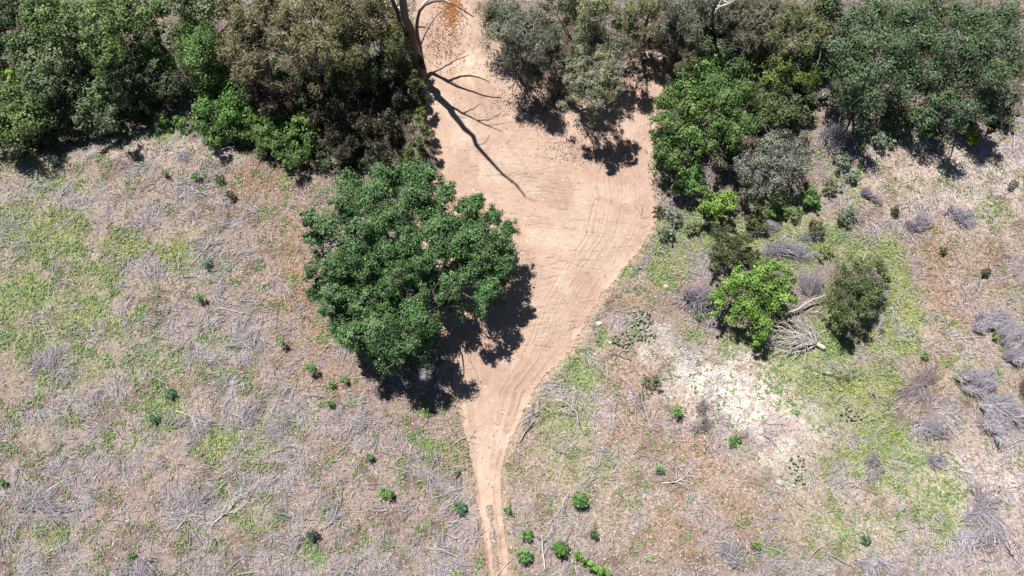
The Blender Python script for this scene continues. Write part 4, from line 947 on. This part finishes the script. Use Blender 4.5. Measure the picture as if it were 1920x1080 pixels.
BB = [
    ('lavender grey leafless bush against the left side of the large light green shrub', 1306, 556, 36, 40, 1.6, 900, LAV, None),
    ('thin grey leafless bush behind the large light green shrub', 1470, 470, 55, 32, 1.1, 420, LAV, None),
    ('bare grey tree like bush right of the grey lavender shrub', 1553, 262, 36, 44, 1.8, 420, [(.52, .49, .50), (.42, .38, .40)], None),
    ('low grey bush uphill of the dark olive scrub, among green weeds', 1430, 428, 30, 20, .9, 350, LAV, None),
    ('purple grey bush above the large light green shrub toward the open slope', 1515, 440, 26, 18, .8, 320, LAV, None),
    ('dark lavender bush on the upper right slope, left of three', 1627, 366, 19, 17, .8, 380, LAV, None),
    ('wide lavender bush on the upper right slope, middle of three', 1715, 418, 30, 22, .8, 420, LAV, None),
    ('dark lavender bush at the foot of a bare stem on the upper right slope', 1795, 408, 30, 22, .8, 380, LAV, None),
    ('swept grey bush, topmost of the row by the right border', 1846, 606, 38, 20, .9, 900, SWP, .35),
    ('swept grey bush, second of the row by the right border', 1890, 647, 26, 32, 1.0, 900, SWP, .45),
    ('swept grey bush, third of the row by the right border', 1815, 710, 36, 28, 1.0, 1000, SWP, .5),
    ('largest swept grey bush, lowest of the row by the right border', 1864, 782, 40, 38, 1.0, 1300, SWP, -.35),
    ('flat grey bush left of the largest swept one', 1750, 808, 30, 20, .6, 420, SWP, None),
    ('grey bush with upright bare stalks below the flat grey one', 1748, 868, 26, 20, .7, 260, SWP, None),
    ('brownish flat brush left of the third swept grey bush', 1712, 730, 46, 32, .5, 420, [(.34, .27, .26), (.42, .37, .37), (.27, .21, .19)], None),
    ('small dark bare bush beside the white chalk patch, lower of two', 1320, 800, 20, 16, .6, 130, [(.28, .23, .24), (.4, .36, .38)], None),
    ('small dark bare bush beside the white chalk patch, upper of two', 1318, 768, 16, 14, .5, 110, [(.28, .23, .24), (.4, .36, .38)], None),
    ('grey bare bush in dry grass near the bottom right of center', 1375, 1050, 28, 34, .6, 230, SWP, None),
    ('grey bare bush above the bottom border on the right slope', 1625, 1060, 30, 28, .6, 230, SWP, None),
    ('grey bare bush right of center in the lower right weeds', 1645, 875, 18, 16, .6, 200, SWP, None),
    ('dark bare bush cut by the right border between rust soil', 1918, 728, 14, 22, .8, 240, [(.2, .16, .15), (.3, .25, .24)], None),
    ('long grey brush heap near the bottom right corner', 1850, 1010, 55, 45, .5, 330, SWP, None),
    ('grey brush heap at the end of the yellow weeds, lower right', 1835, 950, 40, 30, .5, 260, SWP, None),
]
for k_, (lab, x_, y_, a_, b_, h_, n_, pal_, sw_) in enumerate(BB):
    twig_bush(lab, x_, y_, a_, b_, h_, n_, pal_, 400 + k_, sw_)
for k_, (lab, x_, y_, a_, b_, n_) in enumerate([
    ('grey brush heap among the weeds in the middle of the left slope', 390, 465, 26, 20, 130), ('flat grey brush heap above the bushy blue green plant on the left slope', 350, 790, 34, 24, 170),
    ('pale flat brush heap at the left border of the left slope', 85, 690, 45, 24, 190), ('grey brush heap right of the green weeds on the left slope', 470, 785, 36, 18, 160), ('grey brush heap left of two upright small shrubs', 470, 640, 44, 24, 170),
    ('grey brush heap low on the left slope, nearest the bottom border', 250, 1060, 55, 22, 180), ('grey brush heap in the lower middle of the left slope', 355, 960, 42, 30, 190), ('long grey brush heap at the lower left corner', 60, 950, 55, 26, 180),
    ('grey brush heap below the upright shrubs, beside tiny ones', 540, 800, 40, 18, 150), ('grey blue brush beside the tiny shrub by the oak shade', 678, 790, 26, 16, 120), ('grey brush heap right of the dark grey green shrub at the bottom', 620, 950, 34, 34, 150),
    ('grey lavender brush on the bank below the bright laurel', 342, 298, 18, 12, 140)]):
    twig_bush(lab, x_, y_, a_, b_, .35, n_, [(.56, .52, .53), (.44, .40, .42), (.36, .31, .33)], 460 + k_, None, 'grey brush heaps on the left slope')

# ------------------------------------------------------------------ dead wood
def rod_path(pts_px, h0, h1, S, rng, arch=0.0, wob=.03):
    """a path through photograph points, rising from h0 to h1 above the ground"""
    a = np.array(pts_px, float)
    t0 = np.concatenate([[0], np.cumsum(np.linalg.norm(np.diff(a, axis=0), axis=1))]); t0 /= t0[-1]
    t = np.linspace(0, 1, S)
    x = np.interp(t, t0, a[:, 0]); y = np.interp(t, t0, a[:, 1])
    hh = h0 + (h1 - h0) * t + arch * 4 * t * (1 - t)
    P = np.array([at(u, v, w) for u, v, w in zip(x, y, hh)])
    L = np.linalg.norm(P[-1] - P[0])
    P[1:-1] += rng.normal(0, wob * L * .3, (S - 2, 3))
    return P

def fallen(name, label, cat, main, r0, sides_n, pal, seed, h=(.08, .25), spread=.8, side_len=(.25, .6), group=None, S=7):
    """a fallen branch: a bent main stem with side branches"""
    rng = np.random.default_rng(seed)
    P = rod_path(main, h[0], h[1], S, rng)
    base = P[0].copy(); base[2] = G(base[0], base[1])
    t = thing(name, label, cat, base, group)
    V, fs = prisms(P[None], np.linspace(r0, r0 * .4, S)[None], 6)
    build('stem', V, fs, M_WOOD, t, np.broadcast_to(mixc(pal, 1, rng), (len(V), 3)), base)
    if sides_n:
        L = np.linalg.norm(P[-1] - P[0]); d0 = nrm((P[-1] - P[0])[None])[0]
        j = rng.uniform(.2, .95, sides_n) * (S - 1); i0 = np.floor(j).astype(int); f = (j - i0)[:, None]
        A = P[i0] * (1 - f) + P[np.minimum(i0 + 1, S - 1)] * f
        ang = rng.choice([-1, 1], sides_n) * rng.uniform(.25, spread, sides_n)
        D = np.stack([d0[0] * np.cos(ang) - d0[1] * np.sin(ang), d0[0] * np.sin(ang) + d0[1] * np.cos(ang), rng.uniform(0, .25, sides_n)], -1)
        B = A + D * L * rng.uniform(*side_len, (sides_n, 1))
        Q = curve_paths(A, B, 4, .06, .14, rng)
        V, fs = prisms(Q, r0 * rng.uniform(.3, .55, (sides_n, 1)) * np.linspace(1, .4, 4)[None], 4)
        parts = [(V, fs, np.repeat(mixc(pal, sides_n, rng), 16, 0))]
        m = sides_n * 2; k = rng.integers(0, sides_n, m); A2 = Q[k, rng.integers(1, 4, m)]
        D2 = nrm(D[k] + .7 * rng.normal(size=(m, 3)) * np.array([1, 1, .3]))
        Q2 = curve_paths(A2, A2 + D2 * L * rng.uniform(.1, .3, (m, 1)), 3, .05, .15, rng)
        V, fs = prisms(Q2, np.maximum(.008, r0 * .2) * np.ones((m, 1)) * np.linspace(1, .5, 3)[None], 3, cap=False)
        parts.append((V, fs, np.repeat(mixc(pal, m, rng), 9, 0)))
        Vw, Fw, Cw = join(parts)
        build('side_branches', Vw, Fw, M_TWIG, t, Cw, base)
    return t
PALE = [(.66, .61, .56), (.58, .52, .47), (.70, .66, .62)]
DULL = [(.46, .41, .38), (.38, .33, .30), (.52, .47, .44)]
DARKW = [(.14, .11, .09), (.20, .16, .13)]
fb = fallen
fb('fallen_branch', 'pale forked dead branch on green grass right of the narrow track', 'branch', [(1086, 796), (1082, 775), (1066, 758), (1050, 748)], .06, 12, PALE, 501, (.15, .9), 1.0)
fb('fallen_branch', 'tall pale dead sapling lying below the thin grey green bush', 'branch', [(1220, 810), (1215, 780), (1207, 760), (1197, 735)], .065, 9, DULL, 502, (.1, .7), .45, (.3, .55))
fb('fallen_branch', 'bundle of tan dead sticks at the right rim of the track', 'branch', [(973, 830), (985, 808), (995, 795), (1010, 770)], .06, 9, DULL, 503, (.06, .4), .6)
fb('fallen_branch', 'long thin stick reaching onto the dirt from the bundle of tan sticks', 'branch', [(965, 800), (985, 785), (1005, 772), (1022, 758)], .04, 3, DULL, 504, (.05, .3))
fb('fallen_branch', 'curved stick crossing the left wheel line of the track', 'branch', [(848, 834), (862, 824), (878, 817), (893, 820)], .045, 4, DULL, 505, (.06, .18))
fb('fallen_branch', 'grey dead stem lying near the rust brown soil right of the track', 'branch', [(1072, 856), (1056, 848), (1040, 845)], .04, 6, DULL, 506)
fb('fallen_branch', 'thin pale stick at the lower end of the big round shrub', 'branch', [(1084, 992), (1076, 975), (1064, 962)], .035, 3, PALE, 507)
fb('fallen_branch', 'upright pale dead stem at the bottom between two green shrubs', 'branch', [(1021, 1072), (1019, 1040), (1015, 1003)], .06, 3, PALE, 508, (.05, .5))
fb('fallen_branch', 'slanting pale stick at the bottom border left of the green cluster', 'branch', [(930, 1082), (946, 1062), (958, 1048)], .05, 1, DULL, 509)
fb('fallen_branch', 'pale sprawling sticks right of the small shrub below the chalk patch', 'branch', [(1242, 905), (1262, 905), (1280, 898), (1292, 882)], .05, 12, PALE, 510, (.06, .25), 1.0)
fb('fallen_branch', 'grey fan of sticks on the brown slope above the thin grey green bush', 'branch', [(1182, 674), (1165, 668), (1142, 660)], .045, 10, DULL, 511, (.06, .2), .6)
fb('fallen_branch', 'grey arching dead branch in the weeds left of the blue green shrubs', 'branch', [(365, 490), (378, 470), (395, 455), (412, 448)], .05, 8, PALE, 512, (.06, .4), .5)
fb('fallen_branch', 'long white stick on the left slope below the small round shrub', 'branch', [(408, 577), (435, 582), (470, 590)], .035, 3, PALE, 513)
fb('fallen_branch', 'fan of pale sticks left of the two upright small shrubs', 'branch', [(430, 650), (455, 640), (485, 632)], .04, 14, PALE, 514, (.05, .25), 1.0)
fb('fallen_branch', 'crooked dark branch with pale tip near the bottom of the left slope', 'branch', [(610, 990), (628, 972), (634, 950), (636, 930)], .07, 5, DULL, 515, (.06, .4), .7)
fb('fallen_branch', 'grey branch pile left of the crooked dark branch', 'branch', [(395, 985), (430, 955), (450, 928)], .05, 12, PALE, 516, (.05, .25), .9)
fb('fallen_branch', 'pale branch crown spread on the lower left slope', 'branch', [(330, 995), (350, 970), (370, 960)], .05, 12, PALE, 517, (.05, .25), 1.0)
fb('fallen_branch', 'pale twisted branch in the middle of the lower left slope', 'branch', [(120, 900), (100, 912), (80, 925)], .045, 10, PALE, 518, (.05, .25), 1.0)
fb('fallen_branch', 'grey stick heap high on the lower left slope', 'branch', [(330, 770), (360, 780), (395, 800)], .045, 12, PALE, 519, (.05, .25), .9)
fb('fallen_branch', 'white stem standing out of the lavender bush on the upper right slope', 'branch', [(1772, 402), (1780, 380), (1790, 362)], .07, 5, PALE, 520, (.2, 1.6), .7)
fb('fallen_branch', 'thin pale stick lying left of the swept grey bushes', 'branch', [(1784, 634), (1808, 633), (1838, 631)], .03, 0, PALE, 521, (.05, .2))
fb('fallen_branch', 'dark fallen branch with splayed twigs among yellow weeds right of the chalk', 'branch', [(1515, 690), (1550, 700), (1592, 714)], .06, 8, DARKW, 522, (.05, .25), .8)
fb('fallen_branch', 'grey dead branch in weeds above the flat grey bush', 'branch', [(1646, 755), (1640, 738), (1634, 728)], .05, 7, DULL, 523, (.05, .5), .8)
fb('fallen_branch', 'long grey branch pointing into the bottom right corner', 'branch', [(1915, 1062), (1895, 1035), (1882, 1010)], .06, 8, DULL, 524, (.05, .3), .5)
fb('fallen_branch', 'pale stick fan at the edge of the yellow weeds lower right', 'branch', [(1830, 1040), (1825, 1015), (1818, 995)], .045, 10, PALE, 525, (.05, .4), .7)
fb('fallen_branch', 'grey stalks on the beige soil near the right border', 'branch', [(1870, 340), (1880, 320), (1892, 300)], .04, 8, DULL, 526, (.05, .4), .6)
fb('fallen_branch', 'forked grey stem on the grass left of the yellow bush', 'branch', [(1735, 262), (1755, 245), (1772, 232)], .05, 6, PALE, 527, (.1, .8), .7)
fb('fallen_log', 'pale rough log lying across the top left of the dirt behind the dead tree', 'log', [(690, 8), (725, 13), (766, 16)], .20, 4, PALE, 528, (.2, .25), .6, (.2, .4))
fb('fallen_branch', 'dark dead branch poking out of the brush beside the right dirt path', 'branch', [(1205, 100), (1213, 118), (1217, 140)], .05, 2, DARKW, 529, (.3, .08))
fb('fallen_branch', 'second dark dead branch poking out beside the right dirt path', 'branch', [(1215, 95), (1226, 115), (1238, 135)], .06, 3, DARKW, 530, (.4, .08))
fb('fallen_branch', 'pale bent branch at the foot of the dark feathery tree', 'branch', [(935, 85), (955, 100), (985, 118)], .06, 4, DULL, 531, (.1, .3))
fb('fallen_branch', 'thin dark root like stick on the dirt right of the dead tree', 'branch', [(806, 95), (815, 110), (822, 118), (830, 128)], .03, 1, DARKW, 532, (.03, .03))
fb('fallen_branch', 'small pale twig on the reddish leaves beside the dead tree', 'branch', [(838, 62), (828, 54), (818, 50)], .035, 4, PALE, 533, (.05, .15), .9)
fb('fallen_branch', 'brown stick heap on the right rim of the dirt below the bright low bush', 'branch', [(1190, 440), (1197, 420), (1207, 400)], .035, 10, [(.42, .27, .16), (.5, .35, .22)], 534, (.04, .12), 1.0)
fb('fallen_branch', 'pale twig on green grass at the right rim of the dirt', 'branch', [(1100, 658), (1108, 670), (1116, 682)], .03, 3, PALE, 535)
fb('fallen_branch', 'short pale stick at the bend of the track rim', 'branch', [(1030, 716), (1045, 716), (1060, 710)], .03, 2, PALE, 536)

# the fallen dead tree: butt at lower right, crown of bare branches fanned to the left
rng = np.random.default_rng(601)
butt = at(1546, 653, .18); base = np.array([butt[0], butt[1], G(butt[0], butt[1])])
t = thing('fallen_tree', 'uprooted small dead tree with a white fan of bare branches on green weeds', 'fallen tree', base)
k1 = at(1532, 645, .3)
V, fs = prisms(curve_paths(butt, k1, 5, .02, .03, rng), np.linspace(.20, .14, 5)[None], 8)
build('trunk', V, fs, M_WOOD, t, np.broadcast_to(np.array([.60, .50, .42]), (len(V), 3)), base)
ends = np.array([at(x_, y_, h_) for x_, y_, h_ in [(1452, 652, .2), (1455, 640, .5), (1450, 628, .7), (1458, 615, .9), (1462, 602, 1.1), (1474, 596, 1.2), (1490, 590, 1.2), (1500, 598, 1.3), (1512, 600, 1.2), (1480, 655, .2), (1495, 654, .15), (1465, 635, .8), (1478, 618, 1.0), (1485, 640, .7), (1470, 646, .4), (1505, 620, 1.0)]])
P = curve_paths(k1, ends, 7, .07, .06, rng)
V1, f1 = prisms(P, rng.uniform(.032, .058, (len(ends), 1)) * np.linspace(1, .3, 7)[None], 5)
m = 190; k = rng.integers(0, len(ends), m); A = P[k, rng.integers(2, 6, m)]
D = nrm(P[k, -1] - P[k, 0]) + .45 * rng.normal(size=(m, 3)) * np.array([1, 1, .5])
P2 = curve_paths(A, A + D * rng.uniform(.5, 1.4, (m, 1)), 4, .06, .1, rng)
P2[:, :, 2] = np.maximum(P2[:, :, 2], base[2] + .03)
V2, f2 = prisms(P2, rng.uniform(.014, .03, (m, 1)) * np.linspace(1, .4, 4)[None], 3, cap=False)
Vw, Fw, Cw = join([(V1, f1, np.repeat(mixc(PALE, len(ends), rng), 35, 0)), (V2, f2, np.repeat(mixc(PALE, m, rng), 12, 0))])
build('branches', Vw, Fw, M_TWIG, t, Cw, base)
# grey log with a fan of stalks behind it
fb('fallen_log', 'grey log leaning up from the light green shrub toward the dark olive shrub', 'log', [(1470, 592), (1500, 576), (1525, 562), (1552, 550)], .13, 0, [(.45, .41, .38), (.38, .34, .31)], 611, (.3, .9))
rng = np.random.default_rng(612)
b = at(1522, 553, .2); base = np.array([b[0], b[1], G(b[0], b[1])])
t = thing('bare_bush', 'fan of upright grey stalks between the light green shrub and the dark olive shrub', 'bush', base, 'grey leafless bushes on the right slope')
n = 150
ends = np.array([at(x_, y_, h_) for x_, y_, h_ in zip(rng.uniform(1492, 1550, n), rng.uniform(492, 528, n), rng.uniform(.8, 1.6, n))])
P = curve_paths(base + rng.normal(0, .2, (n, 3)) * np.array([1.6, .6, 0]), ends, 4, .02, .06, rng)
V, fs = prisms(P, rng.uniform(.014, .03, (n, 1)) * np.linspace(1, .4, 4)[None], 3, cap=False)
build('branches', V, fs, M_TWIG, t, np.repeat(mixc([(.50, .47, .48), (.42, .38, .40), (.58, .55, .54)], n, rng), 12, 0), base)

# the tall dead tree left of the path: stems found so that their shadows fall across the clearing as seen
def on_shadow(spx, spy, px=None, py=None, h=None):
    """point above the ground whose shadow lands at photograph point (spx, spy): at height h, or nearest to where (px, py) is seen"""
    s0 = at(spx, spy); k = 1.0 / math.tan(SUN_ELEV)
    hs = np.array([h]) if h is not None else np.linspace(1, 24, 200)
    Q = np.stack([s0[0] - SH[0] * k * hs, s0[1] - SH[1] * k * hs, s0[2] + hs], -1)
    if h is not None: return Q[0]
    d = np.linalg.norm(to_px(Q) - np.array([px, py]), axis=1)
    return Q[d.argmin()]
rng = np.random.default_rng(701)
b = at(793, 150); base = np.array([b[0], b[1], G(b[0], b[1])])
t = thing('dead_tree', 'tall leafless dead tree with dark forked stems casting long branch shadows on the dirt', 'dead tree', base)
def stem(name, pts, r0, r1, pal, S=10, wob=.0035, parent=None):
    a = np.array(pts, float)
    d = np.concatenate([[0], np.cumsum(np.linalg.norm(np.diff(a, axis=0), axis=1))]); d /= d[-1]
    tt = np.linspace(0, 1, S)
    P = np.stack([np.interp(tt, d, a[:, i]) for i in range(3)], -1)
    for _ in range(2):
        P[1:-1] = .25 * P[:-2] + .5 * P[1:-1] + .25 * P[2:]
    P[1:-1] += rng.normal(0, wob * np.linalg.norm(a[-1] - a[0]), (S - 2, 3))
    V, fs = prisms(P[None], np.linspace(r0, r1, S)[None], 9)
    C = np.repeat(mixc(pal, S, rng), 9, 0)
    o = build(name, V, fs, M_WOOD, parent or t, C, base)
    return P
DK = [(.13, .095, .075), (.17, .13, .105)]
foot = base - np.array([0, 0, .2])
P_B = stem('trunk', [foot] + [on_shadow(x_, y_, h=h_) for x_, y_, h_ in ((820, 180, 6.2), (850, 215, 10.3), (880, 250, 14.2), (905, 285, 17.0), (945, 330, 20.0), (986, 371, 22.5))], .42, .07, DK, 18)
P_A = stem('stem', [foot + np.array([-.2, .1, 0])] + [at(x_, y_, h_) for x_, y_, h_ in ((769, 95, 2.9), (752, 45, 5.0), (735, 0, 7.0), (716, -55, 9.5), (700, -120, 12.0))], .26, .06, DK, 14)
P_D = stem('stem', [P_B[6], on_shadow(868, 215, h=11.0), on_shadow(905, 232, h=12.5), on_shadow(943, 250, h=13.5)], .13, .03, DK, 10)
P_C = stem('stem', [foot + np.array([.25, 0, 0]), on_shadow(812, 137, px=779, py=60), on_shadow(832, 152, px=779, py=25), on_shadow(860, 167, px=792, py=6), on_shadow(905, 183, px=835, py=-2), on_shadow(940, 186, px=893, py=30)], .22, .04, [(.15, .11, .09), (.19, .15, .12)], 14)
stem('branch', [P_C[7], P_C[7] + np.array([.8, 1.0, .8]), P_C[7] + np.array([2.4, .7, .4]), P_C[7] + np.array([3.8, -.4, -.6])], .12, .03, PALE, 8)
stem('branch', [P_C[5], P_C[5] + np.array([.9, -.2, .5]), P_C[5] + np.array([1.9, -.9, .3])], .07, .02, DULL, 6)
stem('branch', [P_C[3], P_C[3] + np.array([.6, .9, 1.0]), P_C[3] + np.array([1.6, 2.2, 1.8]), P_C[3] + np.array([2.8, 2.6, 1.9])], .07, .025, DK, 8)
stem('branch', [P_D[6], P_D[6] + np.array([.9, .5, 1.0]), P_D[6] + np.array([1.6, 1.4, 1.2])], .06, .02, DK, 6)
stem('branch', [P_D[4], P_D[4] + np.array([.6, .9, 1.1]), P_D[4] + np.array([.7, 2.0, 2.3])], .06, .02, DK, 6)
stem('branch', [P_D[7], P_D[7] + np.array([.8, .2, .4]), P_D[7] + np.array([1.6, .4, .3])], .05, .02, DK, 6)
stem('branch', [P_B[12], P_B[12] + np.array([.5, .3, .5]), P_B[12] + np.array([.9, 1.2, .6])], .06, .02, DK, 6)
stem('branch', [P_B[8], P_B[8] + np.array([.5, -.1, .4]), P_B[8] + np.array([1.0, -.1, .5])], .04, .015, DK, 5)

# other bare trunks at the top border
def bare_trunk(label, base_px, top_px, h, r, pal, seed, nb=4, group='bare trunks at the top border', pal2=None):
    g = np.random.default_rng(seed)
    b = at(*base_px); bs = np.array([b[0], b[1], G(b[0], b[1])])
    tp = at(top_px[0], top_px[1], h)
    o = thing('bare_tree', label, 'bare tree', bs, group)
    P = curve_paths(bs - np.array([0, 0, .15]), tp, 8, .0, .04, g)
    V, fs = prisms(P, np.linspace(r, r * .4, 8)[None], 8)
    build('trunk', V, fs, M_WOOD, o, np.repeat(mixc(pal, 8, g), 8, 0), bs)
    A = P[0, g.integers(3, 8, nb)]; B = A + rand_dirs(nb, g) * np.array([1, 1, .4]) * h * .22 + np.array([0, 0, h * .12])
    Q = curve_paths(A, B, 5, .1, .1, g)
    for q_ in Q:
        V, fs = prisms(q_[None], np.linspace(r * .4, r * .12, 5)[None], 5)
        build('branch', V, fs, M_WOOD, o, np.repeat(mixc(pal2 or pal, 5, g), 5, 0), bs)
bare_trunk('tall dark bare trunk with white side branches above the huge rounded shrub', (1347, 92), (1345, -5), 8, .2, DARKW, 711, pal2=PALE)
bare_trunk('dark slanting double trunk above the right dirt path', (1205, 92), (1232, 5), 6.5, .17, DARKW, 712)
bare_trunk('thin dark trunk among grey twigs left of the pale leaning feathery tree', (985, 160), (965, 65), 6, .1, DARKW, 713, 5)
bare_trunk('thin dark trunk nearest the dirt path under the dark feathery tree', (965, 140), (950, 75), 5, .08, DARKW, 714, 5)
fb('fallen_log', 'short white log leaning in the black gap above the huge rounded shrub', 'log', [(1370, 78), (1362, 66), (1356, 55)], .13, 0, PALE, 715, (.6, 2.6))
# stump with orange cut face
rng = np.random.default_rng(721)
b = at(1036, 186); base = np.array([b[0], b[1], G(b[0], b[1])])
t = thing('tree_stump', 'short broken stump with an orange cut face at the foot of the pale leaning tree', 'stump', base)
V, fs = prisms(curve_paths(base - np.array([0, 0, .1]), base + np.array([.25, .2, .55]), 5, 0, .05, rng), np.array([[.26, .22, .2, .2, .19]]), 9)
build('bark', V, fs, M_WOOD, t, np.broadcast_to(np.array([.12, .08, .06]), (len(V), 3)), base)
V, fs = prisms(np.array([[base + np.array([.25, .2, .55]), base + np.array([.27, .215, .60])]]), np.array([[.17, .16]]), 9)
build('cut_face', V, fs, M_WOOD, t, np.broadcast_to(np.array([.45, .22, .08]), (len(V), 3)), base)

# ------------------------------------------------------------------ rocks and cactus
def rock(label, px, py, r_px, seed, colr=(.72, .67, .60)):
    g = np.random.default_rng(seed)
    b = at(px, py); bs = np.array([b[0], b[1], G(b[0], b[1])]); s = r_px * mpp(px, py)
    nu, nv = 9, 6
    V = []
    for i in range(nv):
        ph = -.5 + i / (nv - 1) * (math.pi / 2 + .5)
        for j in range(nu):
            a_ = 2 * math.pi * j / nu
            k = g.uniform(.78, 1.15)
            V.append([math.cos(a_) * math.cos(ph) * s * k, math.sin(a_) * math.cos(ph) * s * .75 * k, math.sin(ph) * s * .6 * k])
    V = np.array(V) + bs
    ii_ = np.arange(nu * nv).reshape(nv, nu); n_ = np.roll(ii_, -1, 1)
    Q = np.stack([ii_[:-1], n_[:-1], n_[1:], ii_[1:]], -1).reshape(-1, 4)
    o = build('rock', V, Q, M_STONE, None, np.broadcast_to(np.array(colr), (len(V), 3)), bs, smooth=False)
    tag(o, label, 'rock', 'pale rocks on the right slope')
rock('white rock at the left rim of the cactus patch, the upper of two', 1123, 607, 6, 801)
rock('white rock at the left rim of the cactus patch, the lower of two', 1143, 642, 4, 802)
rock('cream rock on the brown slope above the cactus patch', 1248, 537, 5, 803)
rock('small white rock on the weeds right of the chalk patch', 1552, 700, 4, 804)
rock('grey flat rock at the lower end of the chalk streak', 1462, 905, 9, 805, (.48, .42, .39))
rock('tan rock at the right rim of the track beside the sticks', 992, 763, 6, 806, (.55, .48, .38))
rock('pale stone on the dirt below the dead tree', 833, 141, 5, 807, (.62, .54, .42))

def cactus(label, px, py, rx_, ry_, n, seed):
    g = np.random.default_rng(seed)
    b = at(px, py); bs = np.array([b[0], b[1], G(b[0], b[1])]); s = mpp(px, py)
    t_ = thing('prickly_pear', label, 'cactus', bs, 'prickly pear patches beside the chalk')
    lo = np.array([[math.cos(a_) * math.sin(p_), math.sin(a_) * math.sin(p_), math.cos(p_)] for p_ in (.5, 1.2, 1.95, 2.65) for a_ in np.arange(7) / 7 * 2 * math.pi])
    ii_ = np.arange(28).reshape(4, 7); n_ = np.roll(ii_, -1, 1)
    Q = np.stack([ii_[:-1], ii_[1:], n_[1:], n_[:-1]], -1).reshape(-1, 4)
    parts = []
    for k in range(n):
        a_ = g.uniform(0, 6.28); q_ = g.random() ** .5
        c = bs + np.array([math.cos(a_) * q_ * rx_ * s, math.sin(a_) * q_ * ry_ * s, g.uniform(.06, .24)])
        w_ = g.uniform(.08, .15); M = np.diag([w_, .035, w_ * 1.25])
        th = g.uniform(0, 6.28); ti = g.uniform(-1.1, 1.1)
        Rz = np.array([[math.cos(th), -math.sin(th), 0], [math.sin(th), math.cos(th), 0], [0, 0, 1]])
        Rx = np.array([[1, 0, 0], [0, math.cos(ti), -math.sin(ti)], [0, math.sin(ti), math.cos(ti)]])
        parts.append((lo @ M @ Rx.T @ Rz.T + c, [Q, ii_[0:1], ii_[3:4, ::-1]], mixc([(.27, .31, .18), (.36, .38, .25), (.21, .25, .14), (.42, .42, .31)], 1, g)[0]))
    V, Fs, C = join(parts)
    tag(build('pads', V, Fs, M_LEAF, t_, C, bs), kind='stuff')
cactus('prickly pear clump with dark edges, topmost of the patch beside the chalk', 1197, 600, 26, 20, 62, 811)
cactus('prickly pear clump lowest of the patch, beside two white rocks', 1166, 636, 22, 16, 44, 812)
cactus('prickly pear clump at the white end of the chalk streak', 1206, 628, 22, 12, 36, 813)
cactus('sparse prickly pear strip along the lower chalk streak', 1495, 878, 16, 30, 34, 814)
cactus('prickly pear clump in the yellow weeds above the lower chalk streak', 1600, 775, 24, 16, 26, 815)
